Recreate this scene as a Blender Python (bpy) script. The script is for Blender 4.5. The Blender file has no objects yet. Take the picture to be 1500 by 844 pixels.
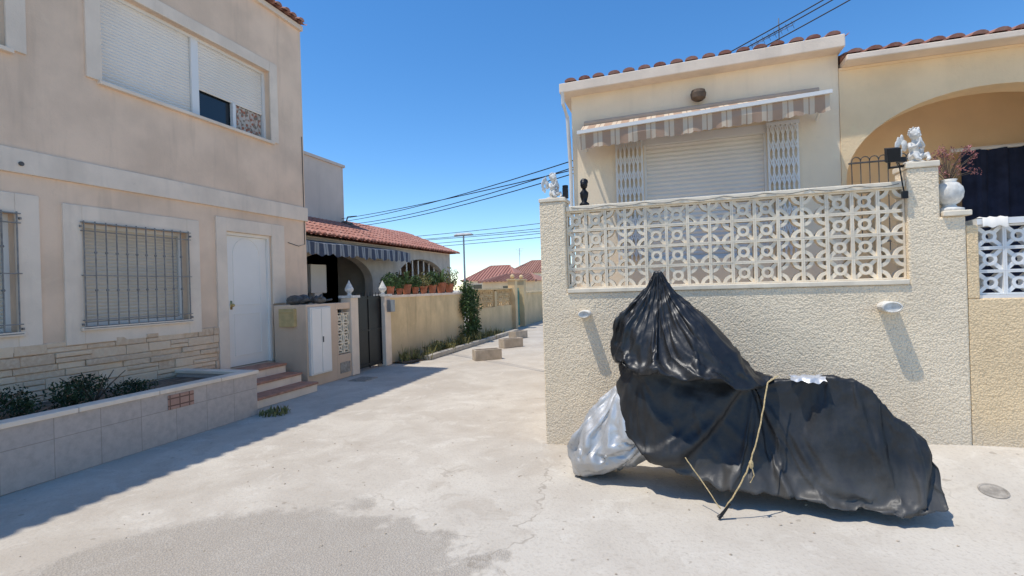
import bpy, math, random, time
from mathutils import Vector, Matrix, noise
random.seed(7)
T0=time.time()
sc=bpy.context.scene
COL=sc.collection
# ------------------------------------------------------------------ materials
class NT:
    def __init__(s,name):
        s.m=bpy.data.materials.new(name); s.m.use_nodes=True
        s.n=s.m.node_tree.nodes; s.l=s.m.node_tree.links
        s.b=s.n["Principled BSDF"]
    def node(s,t,**k):
        x=s.n.new(t)
        for a,b in k.items(): setattr(x,a,b)
        return x
    def link(s,a,b): s.l.new(a,b)
    def pos(s,sx=1,sy=1,sz=1,swz=None):
        g=s.node("ShaderNodeNewGeometry")
        if swz:
            sep=s.node("ShaderNodeSeparateXYZ"); s.link(g.outputs["Position"],sep.inputs[0])
            c=s.node("ShaderNodeCombineXYZ")
            for i,a in enumerate(swz):
                if a in "XYZ": s.link(sep.outputs["XYZ".index(a)],c.inputs[i])
            src=c.outputs[0]
        else: src=g.outputs["Position"]
        v=s.node("ShaderNodeVectorMath",operation='MULTIPLY'); s.link(src,v.inputs[0]); v.inputs[1].default_value=(sx,sy,sz)
        return v.outputs[0]
    def noise(s,vec,scale,detail=3,rough=.55,dist=0):
        x=s.node("ShaderNodeTexNoise"); s.link(vec,x.inputs["Vector"])
        x.inputs["Scale"].default_value=scale; x.inputs["Detail"].default_value=min(detail,4); x.inputs["Roughness"].default_value=rough; x.inputs["Distortion"].default_value=dist
        return x.outputs["Fac"]
    def ramp(s,fac,p0,p1):
        x=s.node("ShaderNodeMapRange"); x.interpolation_type='SMOOTHSTEP'; s.link(fac,x.inputs[0]); x.inputs[1].default_value=p0; x.inputs[2].default_value=p1
        return x.outputs[0]
    def mix(s,fac,a,b,mode='MIX'):
        x=s.node("ShaderNodeMix",data_type='RGBA',blend_type=mode)
        if isinstance(fac,(int,float)): x.inputs[0].default_value=fac
        else: s.link(fac,x.inputs[0])
        for i,c in ((6,a),(7,b)):
            if isinstance(c,tuple): x.inputs[i].default_value=(*c[:3],1)
            else: s.link(c,x.inputs[i])
        return x.outputs[2]
    def math(s,op,a,b=0,c=0):
        x=s.node("ShaderNodeMath",operation=op)
        for i,v in enumerate((a,b,c)):
            if isinstance(v,(int,float)): x.inputs[i].default_value=v
            else: s.link(v,x.inputs[i])
        return x.outputs[0]
    def bump(s,h,strength=.5,dist=.01,prev=None):
        x=s.node("ShaderNodeBump"); x.inputs["Strength"].default_value=strength; x.inputs["Distance"].default_value=dist
        s.link(h,x.inputs["Height"])
        if prev: s.link(prev,x.inputs["Normal"])
        s.link(x.outputs[0],s.b.inputs["Normal"]); return x.outputs[0]
    def col(s,c):
        if isinstance(c,tuple): s.b.inputs["Base Color"].default_value=(*c[:3],1)
        else: s.link(c,s.b.inputs["Base Color"])
    def fin(s,rough=.8,metal=0,spec=.3):
        s.b.inputs["Roughness"].default_value=rough; s.b.inputs["Metallic"].default_value=metal; s.b.inputs["Specular IOR Level"].default_value=spec
        return s.m
def simple(name,c,var=.15,scale=4,rough=.7,bump=.2,bscale=60,bdist=.004,metal=0,spec=.3,streak=0,dirt=None,blotch=0):
    t=NT(name); p=t.pos()
    dk=tuple(x*(1-var) for x in c); lt=tuple(min(1,x*(1+var*.5)) for x in c)
    col=t.mix(t.ramp(t.noise(p,scale,4),.3,.7),dk,lt)
    if streak:
        ps=t.pos(1,1,.12); col=t.mix(t.math('MULTIPLY',t.ramp(t.noise(ps,5,3,.65),.5,.8),streak),col,tuple(x*.5 for x in c))
    if blotch:
        col=t.mix(t.math('MULTIPLY',t.ramp(t.noise(p,3.1,4,.75,1),.55,.72),blotch),col,tuple(min(1,x*1.3) for x in c))
        col=t.mix(t.math('MULTIPLY',t.ramp(t.noise(p,9,3,.7),.62,.75),blotch),col,tuple(x*.6 for x in c))
    if dirt:
        g=t.node("ShaderNodeNewGeometry"); sp=t.node("ShaderNodeSeparateXYZ"); t.link(g.outputs["Position"],sp.inputs[0])
        z=t.math('ADD',sp.outputs[2],t.math('MULTIPLY',t.noise(p,3,3),-.35))
        col=t.mix(t.math('MULTIPLY',t.ramp(z,dirt[1],dirt[0]),.55),col,dirt[2])
    t.col(col)
    if bump: t.bump(t.noise(p,bscale,2,.6),bump,bdist)
    return t.fin(rough,metal,spec)
def pebble(name,c,scale=55,dist=.012,strength=.9,var=.12):
    t=NT(name); p=t.pos()
    v=t.node("ShaderNodeTexVoronoi",feature='F1'); t.link(p,v.inputs["Vector"]); v.inputs["Scale"].default_value=scale
    n=t.noise(p,scale*.45,3,.7)
    col=t.mix(t.ramp(t.noise(p,2,4,.6),.3,.7),tuple(x*(1-var) for x in c),c)
    col=t.mix(t.math('MULTIPLY',t.ramp(v.outputs["Distance"],.45,.9),.45),col,tuple(x*.62 for x in c))
    g=t.pos(1,1,.15); col=t.mix(t.math('MULTIPLY',t.ramp(t.noise(g,4,4,.6),.52,.8),.25),col,tuple(x*.6 for x in c))
    sp=t.node("ShaderNodeSeparateXYZ"); t.link(t.pos(),sp.inputs[0])
    z=t.math('ADD',sp.outputs[2],t.math('MULTIPLY',t.noise(p,3,3),-.3))
    col=t.mix(t.math('MULTIPLY',t.ramp(z,.35,0),.5),col,(.68,.60,.48))
    t.col(col)
    h=t.math('ADD',t.math('MULTIPLY',v.outputs["Distance"],-.8),t.math('MULTIPLY',n,1.8))
    t.bump(h,strength,dist)
    return t.fin(.95,0,.15)
def stripes(name,axis,period,duty,c1,c2,off=0,fade=.42,fc=(.50,.39,.29)):
    t=NT(name); sp=t.node("ShaderNodeSeparateXYZ"); t.link(t.pos(),sp.inputs[0])
    f=t.math('FRACT',t.math('DIVIDE',t.math('ADD',sp.outputs["XYZ".index(axis)],off+50),period))
    col=t.mix(t.math('LESS_THAN',f,duty),c1,c2)
    f2=t.math('ABSOLUTE',t.math('SUBTRACT',f,duty*.5+.5))
    col=t.mix(t.math('LESS_THAN',f2,.03),col,c2)
    col=t.mix(t.math('MULTIPLY',t.noise(t.pos(),4,4),fade*1.5),col,fc)
    t.col(col); return t.fin(.9)
def brickmat(name,swz,c1,c2,mortar,w,h,ms=.01,off=.5,rough=.5,bump=.3,noisev=.2):
    t=NT(name); p=t.pos(swz=swz)
    b=t.node("ShaderNodeTexBrick",offset=off); t.link(p,b.inputs["Vector"])
    b.inputs["Color1"].default_value=(*c1,1); b.inputs["Color2"].default_value=(*c2,1); b.inputs["Mortar"].default_value=(*mortar,1)
    b.inputs["Scale"].default_value=1; b.inputs["Brick Width"].default_value=w; b.inputs["Row Height"].default_value=h; b.inputs["Mortar Size"].default_value=ms; b.inputs["Mortar Smooth"].default_value=.2
    n=t.noise(t.pos(),14,4,.65)
    col=t.mix(t.math('MULTIPLY',t.ramp(n,.3,.75),noisev),b.outputs["Color"],tuple(x*.45 for x in c1))
    t.col(col)
    t.bump(t.math('MULTIPLY',b.outputs["Fac"],-1),bump,.004)
    return t.fin(rough)
def foliage(name,c):
    t=NT(name); p=t.pos()
    col=t.mix(t.ramp(t.noise(p,9,2),.3,.7),tuple(x*.5 for x in c),tuple(x*1.5 for x in c))
    col=t.mix(t.math('MULTIPLY',t.ramp(t.noise(p,40,1),.6,.75),.5),col,(c[0]*2.4,c[1]*1.5,c[2]))
    t.col(col); return t.fin(.6,0,.3)
M={}
M['peach']=simple("beige_stucco",(.85,.62,.44),.13,1.3,.9,.5,45,.006,streak=.28,dirt=(.5,1.4,(.47,.35,.25)),blotch=.13)
M['trim']=simple("light_stucco_trim",(.86,.70,.545),.10,2,.9,.5,50,.005,streak=.22,blotch=.14)
M['creamwall']=simple("cream_stucco",(.94,.77,.55),.08,1.2,.9,.5,60,.005,streak=.15,blotch=.10)
M['ochre']=simple("ochre_stucco",(.94,.69,.41),.10,1.3,.9,.6,45,.007,streak=.14,blotch=.12)
M['porch']=simple("porch_orange_paint",(.95,.70,.43),.08,1.3,.9,.3,45,.005)
M['yellowwall']=simple("yellow_wall_paint",(.76,.56,.31),.18,1.5,.9,.5,30,.008,streak=.5,dirt=(.1,.8,(.42,.34,.24)),blotch=.25)
M['pebble']=pebble("pebbledash_render",(.97,.80,.575),66,.012,.7)
M['ochrepebble']=pebble("ochre_roughcast",(.94,.70,.42),66,.011,.65)
M['white']=simple("white_paint",(.80,.75,.67),.1,3,.6,.2,60,.002,streak=.15)
M['greywhite']=simple("weathered_grey_paint",(.54,.49,.42),.15,3,.8,.3,60,.003,streak=.3)
M['lattice']=simple("cream_painted_concrete",(.86,.745,.575),.12,8,.8,.3,90,.003,blotch=.18)
M['latticewhite']=simple("white_painted_concrete",(.82,.81,.78),.08,8,.7,.2,90,.003)
M['shutter']=simple("white_plastic_shutter",(.82,.75,.66),.06,1,.45,.0)
M['shutteryel']=simple("aged_plastic_shutter",(.66,.58,.47),.08,1,.5,0)
M['frame']=simple("white_aluminium",(.8,.77,.72),.03,2,.35,0)
M['glass']=simple("dark_window_glass",(.02,.025,.03),.1,2,.08,0,spec=.6)
M['iron']=simple("grey_painted_iron",(.13,.12,.11),.3,20,.6,.2,80,.002,metal=.2)
M['ironpale']=simple("pale_grey_painted_iron",(.27,.25,.23),.25,20,.6,.2,80,.002)
M['black']=simple("black_paint",(.012,.012,.013),.2,10,.4,0)
M['rubber']=simple("black_cable_rubber",(.01,.01,.012),.1,5,.6,0)
M['terr']=simple("terracotta",(.42,.16,.09),.3,9,.85,.3,60,.004)
M['step']=simple("worn_red_step_tile",(.48,.24,.16),.25,9,.7,.3,50,.003)
M['soil']=simple("dry_soil",(.22,.16,.11),.4,8,1,.9,25,.03)
M['grey']=simple("grey_beige_render",(.66,.56,.47),.1,1,.9,.4,40,.005,streak=.25)
M['concrete']=simple("rough_concrete",(.48,.40,.31),.2,5,.95,.6,40,.01)
M['kerb']=simple("kerb_concrete",(.45,.40,.33),.2,5,.95,.6,40,.01)
M['marble']=simple("white_cast_stone",(.72,.69,.63),.2,22,.7,.3,120,.003)
M['brass']=simple("brass",(.6,.45,.2),.1,5,.3,0,metal=1)
M['mailbox']=simple("mustard_metal_paint",(.58,.43,.20),.15,8,.5,0)
M['doorw']=simple("white_door_paint",(.88,.82,.74),.03,2,.45,0)
M['rope']=simple("yellow_rope",(.58,.44,.23),.3,60,.9,.8,200,.003)
M['galv']=simple("galvanised_steel",(.30,.31,.32),.15,6,.5,0,metal=.6)
M['teal']=simple("faded_teal_paint",(.14,.34,.30),.15,6,.5,.0)
M['dark']=simple("porch_shade_tone",(.22,.17,.13),.3,2,.9,0)  # shade inside the bungalow porch, put into a dark wall colour
M['ironcover']=simple("cast_iron_dusty",(.36,.32,.27),.3,20,.8,.6,60,.01)
M['curtain']=simple("navy_curtain_cloth",(.022,.030,.062),.3,6,.9,0)
M['redplant']=foliage("dry_purplish_flowers",(.36,.15,.14))
M['leaf']=foliage("green_leaves",(.055,.10,.03))
M['leafd']=foliage("dark_leaves",(.03,.05,.02))
M['leafy']=foliage("dry_weeds",(.20,.19,.07))
M['bark']=simple("bark",(.14,.10,.07),.3,12,.9,.6,40,.01)
M['awn']=stripes("striped_awning_canvas",'X',.215,.48,(.70,.565,.41),(.42,.26,.17),off=.02,fade=.36)
M['awnc']=simple("faded_awning_canvas",(.54,.41,.30),.1,6,.9,0)
M['awnblue']=stripes("faded_blue_striped_canvas",'Y',.30,.5,(.40,.41,.41),(.05,.07,.12),fade=.35,fc=(.16,.15,.14))
M['tilepl']=brickmat("grey_beige_tiles",'YZ0',(.57,.47,.40),(.53,.44,.38),(.38,.31,.26),.40,.36,.004,0,.45,.3,.35)
M['vent']=brickmat("terracotta_vent",'YZ0',(.52,.30,.22),(.46,.26,.19),(.18,.10,.07),.12,.08,.008,0,.8,.4,.3)
def stonemat():
    t=NT("split_sandstone"); g=t.node("ShaderNodeNewGeometry"); p=t.pos()
    x=t.noise(p,22,4)
    col=t.mix(g.outputs["Random Per Island"],(.84,.62,.42),(.64,.45,.30))
    col=t.mix(t.math('MULTIPLY',t.ramp(x,.4,.7),.5),col,(.84,.67,.48))
    t.col(col); t.bump(x,.7,.016); return t.fin(.9)
M['stone']=stonemat()
def tilemat(name,a,b,lich):
    t=NT(name); g=t.node("ShaderNodeNewGeometry"); p=t.pos()
    r=g.outputs["Random Per Island"]
    col=t.mix(r,a,b); n=t.noise(p,18,4,.6)
    col=t.mix(t.math('MULTIPLY',t.ramp(n,.42,.72),.6),col,lich)
    col=t.mix(t.math('MULTIPLY',t.ramp(t.noise(p,6,3),.55,.8),.5),col,(.15,.09,.07))
    t.col(col); return t.fin(.9)
M['tile']=tilemat("clay_roof_tiles",(.30,.12,.085),(.44,.22,.155),(.46,.32,.25))
M['tilep']=tilemat("pinkish_roof_tiles",(.36,.14,.10),(.50,.23,.17),(.52,.34,.28))
def covermat(name,c,rough,metal,dust,bs=.3,dc=(.24,.225,.20),bd=.006,low=.35):
    t=NT(name); p=t.pos()
    n1=t.noise(p,16,3,.6,.6)
    col=t.mix(t.math('MULTIPLY',t.ramp(t.noise(p,3.5,4,.7),.38,.75),dust),c,dc)
    g=t.node("ShaderNodeNewGeometry"); sp=t.node("ShaderNodeSeparateXYZ"); t.link(g.outputs["Position"],sp.inputs[0])
    lo=t.math('MULTIPLY',t.ramp(t.math('ADD',sp.outputs[2],t.math('MULTIPLY',t.noise(p,6,3),-.25)),.30,.0),low)
    col=t.mix(lo,col,dc)
    t.col(col); t.bump(n1,bs,bd)
    r=t.math('ADD',t.math('MULTIPLY',t.noise(p,5,3),.25),rough-.12)
    m=t.fin(rough,metal,.45); t.link(r,t.b.inputs["Roughness"]); return m
M['cover']=covermat("dusty_black_tarpaulin",(.014,.015,.017),.47,0,.10,.45,low=.2)
M['bag']=covermat("black_plastic_sheet",(.012,.013,.015),.38,0,.07,.4,low=0)
M['silver']=covermat("silver_tarpaulin",(.60,.60,.60),.46,.5,.2,.5,low=.3)
# ------------------------------------------------------------------ mesh builder
class MB:
    def __init__(s): s.v=[];s.f=[];s.m=[]
    def add(s,v,f,m=0):
        o=len(s.v); s.v+= [tuple(x) for x in v]; s.f+=[tuple(i+o for i in q) for q in f]; s.m+=[m]*len(f); return s
    def box(s,x0,x1,y0,y1,z0,z1,m=0):
        return s.hexa([(x0,y0,z0),(x1,y0,z0),(x1,y1,z0),(x0,y1,z0),(x0,y0,z1),(x1,y0,z1),(x1,y1,z1),(x0,y1,z1)],m)
    def hexa(s,v,m=0):
        return s.add(v,[(0,3,2,1),(4,5,6,7),(0,1,5,4),(1,2,6,5),(2,3,7,6),(3,0,4,7)],m)
    def fb(s,fr,u0,u1,z0,z1,n0,n1,m=0):
        P=lambda u,z,n: fr(u,z,n)
        return s.hexa([P(u0,z0,n0),P(u1,z0,n0),P(u1,z0,n1),P(u0,z0,n1),P(u0,z1,n0),P(u1,z1,n0),P(u1,z1,n1),P(u0,z1,n1)],m)
    def tube(s,pts,r,seg=8,m=0,caps=True):
        pts=[Vector(p) for p in pts]; rs=r if isinstance(r,(list,tuple)) else [r]*len(pts)
        V=[];Fa=[]
        for i,p in enumerate(pts):
            d=(pts[min(i+1,len(pts)-1)]-pts[max(i-1,0)]).normalized()
            a=Vector((0,0,1)) if abs(d.z)<.95 else Vector((1,0,0))
            x=d.cross(a).normalized(); y=d.cross(x).normalized()
            for k in range(seg):
                an=2*math.pi*k/seg; V.append(p+(x*math.cos(an)+y*math.sin(an))*rs[i])
        for i in range(len(pts)-1):
            for k in range(seg):
                k2=(k+1)%seg; Fa.append((i*seg+k,i*seg+k2,(i+1)*seg+k2,(i+1)*seg+k))
        if caps: Fa.append(tuple(range(seg))); Fa.append(tuple((len(pts)-1)*seg+k for k in reversed(range(seg))))
        return s.add(V,Fa,m)
    def lathe(s,prof,c,seg=20,m=0):
        V=[];Fa=[]
        for r,z in prof:
            for k in range(seg):
                an=2*math.pi*k/seg; V.append((c[0]+r*math.cos(an),c[1]+r*math.sin(an),c[2]+z))
        for i in range(len(prof)-1):
            for k in range(seg):
                k2=(k+1)%seg; Fa.append((i*seg+k,i*seg+k2,(i+1)*seg+k2,(i+1)*seg+k))
        Fa.append(tuple(reversed(range(seg)))); Fa.append(tuple((len(prof)-1)*seg+k for k in range(seg)))
        return s.add(V,Fa,m)
    def ball(s,c,r,seg=12,m=0):
        r=r if isinstance(r,tuple) else (r,r,r); V=[];Fa=[];R=seg//2+1
        for i in range(R+1):
            ph=math.pi*i/R
            for k in range(seg):
                an=2*math.pi*k/seg; V.append((c[0]+r[0]*math.sin(ph)*math.cos(an),c[1]+r[1]*math.sin(ph)*math.sin(an),c[2]-r[2]*math.cos(ph)))
        for i in range(R):
            for k in range(seg):
                k2=(k+1)%seg; Fa.append((i*seg+k,i*seg+k2,(i+1)*seg+k2,(i+1)*seg+k))
        return s.add(V,Fa,m)
    def ribbon(s,fr,pts,w,n0,n1,closed=False,m=0):
        N=len(pts); L=[];R=[]
        for i,p in enumerate(pts):
            if closed: a=pts[i-1]; b=pts[(i+1)%N]
            else: a=pts[max(i-1,0)]; b=pts[min(i+1,N-1)]
            dx=b[0]-a[0]; dz=b[1]-a[1]; l=math.hypot(dx,dz) or 1; nx=-dz/l*w/2; nz=dx/l*w/2
            L.append((p[0]+nx,p[1]+nz)); R.append((p[0]-nx,p[1]-nz))
        V=[];Fa=[]
        for a,b in zip(L,R):
            V+=[fr(a[0],a[1],n1),fr(b[0],b[1],n1),fr(b[0],b[1],n0),fr(a[0],a[1],n0)]
        for i in range(N if closed else N-1):
            j=(i+1)%N
            for k in range(4):
                k2=(k+1)%4; Fa.append((i*4+k,i*4+k2,j*4+k2,j*4+k))
        if not closed: Fa+=[(0,1,2,3),((N-1)*4+3,(N-1)*4+2,(N-1)*4+1,(N-1)*4)]
        return s.add(V,Fa,m)
    def out(s,name,mats,parent=None,smooth=False,bevel=0,fix=True,label=None):
        me=bpy.data.meshes.new(name); me.from_pydata(s.v,[],s.f); me.update()
        if not isinstance(mats,(list,tuple)): mats=[mats]
        for m in mats: me.materials.append(M[m] if isinstance(m,str) else m)
        me.polygons.foreach_set("material_index",s.m)
        if smooth: me.polygons.foreach_set("use_smooth",[True]*len(me.polygons))
        if fix:
            import bmesh
            bm=bmesh.new(); bm.from_mesh(me); bmesh.ops.recalc_face_normals(bm,faces=bm.faces); bm.to_mesh(me); bm.free()
        o=bpy.data.objects.new(name,me); COL.objects.link(o)
        if parent is not None: par(o,parent)
        if bevel:
            b=o.modifiers.new("bevel",'BEVEL'); b.width=bevel; b.segments=2; b.limit_method='ANGLE'
        if label: o["label"]=label
        return o
def wm(o):
    m=Matrix.Translation(o.location)
    return (wm(o.parent)@o.matrix_parent_inverse@m) if o.parent else m
def par(o,p):
    o.parent=p; o.matrix_parent_inverse=wm(p).inverted()
def tag(o,label,cat,group=None,kind=None):
    o["label"]=label; o["category"]=cat
    if group: o["group"]=group
    if kind: o["kind"]=kind
    return o
def thing(name,label,cat,loc=(0,0,0),group=None):
    e=bpy.data.objects.new(name,None); COL.objects.link(e); e.location=loc; e.empty_display_size=.2
    return tag(e,label,cat,group)
def copy_tree(o,loc,rotz=0,scale=1):
    n=o.copy(); COL.objects.link(n); n.location=loc; n.rotation_euler=(0,0,rotz); n.scale=(scale,)*3
    for c in o.children:
        k=c.copy(); COL.objects.link(k); k.parent=n; k.matrix_parent_inverse=c.matrix_parent_inverse.copy()
    return n
def FX(X): return lambda u,z,n:(X+n,u,z)        # wall facing +X, u=Y
def FY(Y): return lambda u,z,n:(u,Y-n,z)        # wall facing -Y, u=X
def facade(mb,fr,u0,u1,z0,z1,ops,depth=.2,m=0):
    us=sorted({u0,u1,*[o[0] for o in ops],*[o[1] for o in ops]}); zs=sorted({z0,z1,*[o[2] for o in ops],*[o[3] for o in ops]})
    for i in range(len(us)-1):
        for j in range(len(zs)-1):
            cu=(us[i]+us[i+1])/2; cz=(zs[j]+zs[j+1])/2
            if any(o[0]<cu<o[1] and o[2]<cz<o[3] for o in ops): continue
            mb.add([fr(us[i],zs[j],0),fr(us[i+1],zs[j],0),fr(us[i+1],zs[j+1],0),fr(us[i],zs[j+1],0)],[(0,1,2,3)],m)
    for a,b,c,d in ops:
        q=[(a,c),(b,c),(b,d),(a,d)]
        for k in range(4):
            p,r=q[k],q[(k+1)%4]
            mb.add([fr(*p,0),fr(*r,0),fr(*r,-depth),fr(*p,-depth)],[(0,1,2,3)],m)
    for p,r in (((u0,z0),(u0,z1)),((u1,z0),(u1,z1)),((u0,z1),(u1,z1))):
        mb.add([fr(*p,0),fr(*r,0),fr(*r,-depth),fr(*p,-depth)],[(0,1,2,3)],m)
def frame_ring(mb,fr,u0,u1,z0,z1,w,n0,n1,m=0,bottom=True):
    mb.fb(fr,u0-w,u0,z0-(w if bottom else 0),z1+w,n0,n1,m); mb.fb(fr,u1,u1+w,z0-(w if bottom else 0),z1+w,n0,n1,m)
    mb.fb(fr,u0,u1,z1,z1+w,n0,n1-.002,m)
    if bottom: mb.fb(fr,u0,u1,z0-w,z0,n0,n1-.002,m)
def slats(mb,fr,u0,u1,z0,z1,n,pitch=.045,dp=.008,m=0):
    k=int((z1-z0)/pitch)+1; V=[];Fa=[]
    prof=[]
    for i in range(k):
        z=z0+i*pitch
        for dz,dn in ((0,-.006),(.12*pitch,0),(.5*pitch,dp),(.88*pitch,0)):
            if z+dz<z1: prof.append((z+dz,n+dn))
    prof.append((z1,n))
    for z,nn in prof: V+=[fr(u0,z,nn),fr(u1,z,nn)]
    for i in range(len(prof)-1): Fa.append((2*i,2*i+1,2*i+3,2*i+2))
    mb.add(V,Fa,m)
def tiles(mb,org,ud,vd,L,D,pitch=.2,m=0,jit=.01,flat=.56):
    org=Vector(org); ud=Vector(ud).normalized(); vd=Vector(vd).normalized(); nd=ud.cross(vd).normalized()
    if nd.z<0: nd=-nd
    nc=max(1,int(round(L/pitch))); pitch=L/nc; nr=max(1,int(D/.34))
    seg=7
    for i in range(nc):
        for j in range(nr):
            o=org+ud*((i+.5)*pitch+random.uniform(-jit,jit))+vd*(j*.34+random.uniform(-.015,.015)-.03)
            r0=pitch*.40; r1=pitch*.33; V=[]
            for e,(rr,s,lift) in enumerate(((r0,0,.018),(r1,.42,.006))):
                for sh in (0,.016):
                    for k in range(seg):
                        a=math.pi*k/(seg-1); V.append(o+ud*math.cos(a)*(rr-sh)+nd*(math.sin(a)*(rr-sh)*flat+lift)+vd*s)
            Fa=[]
            for k in range(seg-1):
                Fa+=[(k,k+1,2*seg+k+1,2*seg+k),(seg+k+1,seg+k,3*seg+k,3*seg+k+1),(k+1,k,seg+k,seg+k+1)]
            # mortar plug under the first course
            if j==0: Fa.append(tuple(range(seg,2*seg)))
            mb.add(V,Fa,m)
            o2=o+ud*pitch*.5; V=[]
            for s in (0,.36):
                for k in range(5):
                    a=math.pi*k/4; V.append(o2+ud*math.cos(a)*pitch*.36-nd*(math.sin(a)*pitch*.2-.02+ (s*.05))+vd*s)
            mb.add(V,[(k,k+1,5+k+1,5+k) for k in range(4)],m)
def leaves(mb,c,rad,n,size=.05,m=0,up=0,shell=False):
    for _ in range(n):
        while True:
            p=Vector((random.uniform(-1,1),random.uniform(-1,1),random.uniform(-1,1)))
            if p.length<1: break
        if noise.noise(p*2.3+Vector(c))<-.22: continue
        q=Vector((c[0]+p.x*rad[0],c[1]+p.y*rad[1],c[2]+p.z*rad[2]))
        a=Vector((random.gauss(0,1),random.gauss(0,1),random.gauss(0,1)+up)).normalized()
        b=a.cross(Vector((random.gauss(0,1),random.gauss(0,1),random.gauss(0,1)))).normalized(); s=size*random.uniform(.6,1.3)
        nn=a.cross(b)*.25*s
        mb.add([q-a*s,q+b*s*.45+nn,q+a*s,q-b*s*.45+nn],[(0,1,2),(0,2,3)],m)
def blades(mb,c,r,n,h,m=0):
    for _ in range(n):
        a=random.uniform(0,6.28); rr=r*math.sqrt(random.random()); x=c[0]+rr*math.cos(a); y=c[1]+rr*math.sin(a)
        hh=h*random.uniform(.4,1.1); l=random.uniform(.1,.6)*hh; an=random.uniform(0,6.28); w=.006+.006*random.random()
        dx,dy=math.cos(an),math.sin(an)
        mb.add([(x-dy*w,y+dx*w,c[2]),(x+dy*w,y-dx*w,c[2]),(x+dx*l*.5+dy*w,y+dy*l*.5-dx*w,c[2]+hh*.6),(x+dx*l*.5-dy*w,y+dy*l*.5+dx*w,c[2]+hh*.6),(x+dx*l,y+dy*l,c[2]+hh)],[(0,1,2,3),(3,2,4)],m)
def arc(c,r,a0,a1,n=8):
    return [(c[0]+r*math.cos(a0+(a1-a0)*i/n),c[1]+r*math.sin(a0+(a1-a0)*i/n)) for i in range(n+1)]
def lattice(mb,fr,u0,nu,z0,nz,s,n0,n1,th=1.0,sz=None):
    """pierced concrete blocks: small circle with four petals, alternating with rounded diamond blocks"""
    sz=sz or s; fw=.012*th
    for i in range(nu):
        for j in range(nz):
            a=u0+i*s; b=z0+j*sz; jt=random.uniform(0,.002)
            F=lambda u,z,n,a=a,b=b: fr(a+(u-a),b+(z-b)*sz/s,n)
            frame_ring(mb,F,a+fw,a+s-fw,b+fw,b+s-fw,fw-.0005,n0-jt,n1-jt)
            m_=(a+s/2,b+s/2)
            if i%4<2:
                mb.ribbon(F,arc(m_,s*.20,0,2*math.pi*15/16,15),.022*th,n0+.008,n1-.010-jt,True)
                for q in range(4):
                    an=math.pi/4+q*math.pi/2
                    mb.ribbon(F,[(m_[0]+s*.21*math.cos(an),m_[1]+s*.21*math.sin(an)),(m_[0]+s*.62*math.cos(an),m_[1]+s*.62*math.sin(an))],.027*th,n0+.011,n1-.013-jt-q*.0006)
            else:
                for q in range(4):
                    cq=(a+(s if q in(0,3) else 0),b+(s if q in(0,1) else 0)); a0={0:math.pi,1:-math.pi/2,2:0,3:math.pi/2}[q]
                    mb.ribbon(F,arc(cq,s*.38,a0,a0+math.pi/2,6),.026*th,n0+.009,n1-.008-jt-q*.0006)
def cherub(name,loc,h,rotz,label):
    """small seated praying winged child, one continuous surface"""
    mb=MB(); s=h
    def S(c,r,seg=14): mb.ball((c[0]*s,c[1]*s,c[2]*s),tuple(x*s for x in r) if isinstance(r,tuple) else r*s,seg)
    S((0,0,.04),(.26,.22,.05)); S((0,0,.20),(.14,.13,.15)); S((0,.01,.40),(.115,.10,.17)); S((0,0,.57),(.055,.055,.08))
    S((0,-.03,.76),(.12,.13,.15))
    S((0,-.16,.74),(.02,.028,.022)); S((-.05,-.125,.70),(.045,.035,.04)); S((.05,-.125,.70),(.045,.035,.04))
    for k in range(34):
        a=k*2.4; z=.76+.15*(k/34); r=.125*math.sqrt(max(.05,1-((z-.77)/.18)**2)); x=math.cos(a)*r; y=math.sin(a)*r-.02
        if y<-.08 and z<.86: continue
        S((x,y,z),.022,8)
    T=lambda pts,rs: mb.tube([tuple(c*s for c in p) for p in pts],[r*s for r in rs],10)
    for g in(-1,1):
        T([(g*.11,-.0,.52),(g*.17,-.08,.40),(g*.09,-.19,.42),(g*.02,-.20,.52)],[.048,.042,.034,.026])
        T([(g*.02,-.20,.51),(g*.012,-.19,.63)],[.026,.014])
        T([(g*.08,-.03,.16),(g*.16,-.22,.20),(g*.15,-.27,.09),(g*.08,-.30,.05)],[.075,.062,.045,.036])
        for q,(dx,dz,L) in enumerate(((.20,.66,.20),(.29,.60,.20),(.34,.50,.18),(.32,.39,.14),(.25,.32,.10))):
            S((g*dx,.13,dz),(.055,.022,.07+L*.35))
        S((g*.15,.11,.50),(.08,.035,.15))
    o=mb.out(name,'marble',smooth=True)
    o.location=loc; o.rotation_euler=(0,0,rotz)
    r=o.modifiers.new("r",'REMESH'); r.mode='VOXEL'; r.voxel_size=h*.012
    sm=o.modifiers.new("s",'SMOOTH'); sm.iterations=1
    dg=bpy.context.evaluated_depsgraph_get(); me=bpy.data.meshes.new_from_object(o.evaluated_get(dg)); o.modifiers.clear(); o.data=me
    for p in me.polygons: p.use_smooth=True
    return tag(o,label,"statue")
# ------------------------------------------------------------------ ground
def ss(x): x=max(0,min(1,x)); return x*x*(3-2*x)
def gz(x,y):
    return .2*ss(x/2.3)*ss((y-3.9)/1.2)*(1 if y<7 else max(0,1-(y-7)/2))
def gz2(x,y): return gz(x,y)+.012*(noise.noise(Vector((x*.5,y*.5,3)))-.2)
def axis(lo,hi,stops):
    o=[];x=lo
    while x<hi:
        o.append(x); a=abs(x-stops); x+= .12 if a<7 else (.6 if a<20 else (6 if a<80 else 60))
    o.append(hi); return o
xs=axis(-600,600,-1.5); ys=axis(-100,1200,5)
mb=MB(); V=[]
for y in ys:
    for x in xs:
        d=max(abs(x+1.5),abs(y-5)); V.append((x,y,gz2(x,y) if d<14 else gz(x,y)))
n=len(xs); mb.add(V,[(j*n+i,j*n+i+1,(j+1)*n+i+1,(j+1)*n+i) for j in range(len(ys)-1) for i in range(n-1)])
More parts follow.
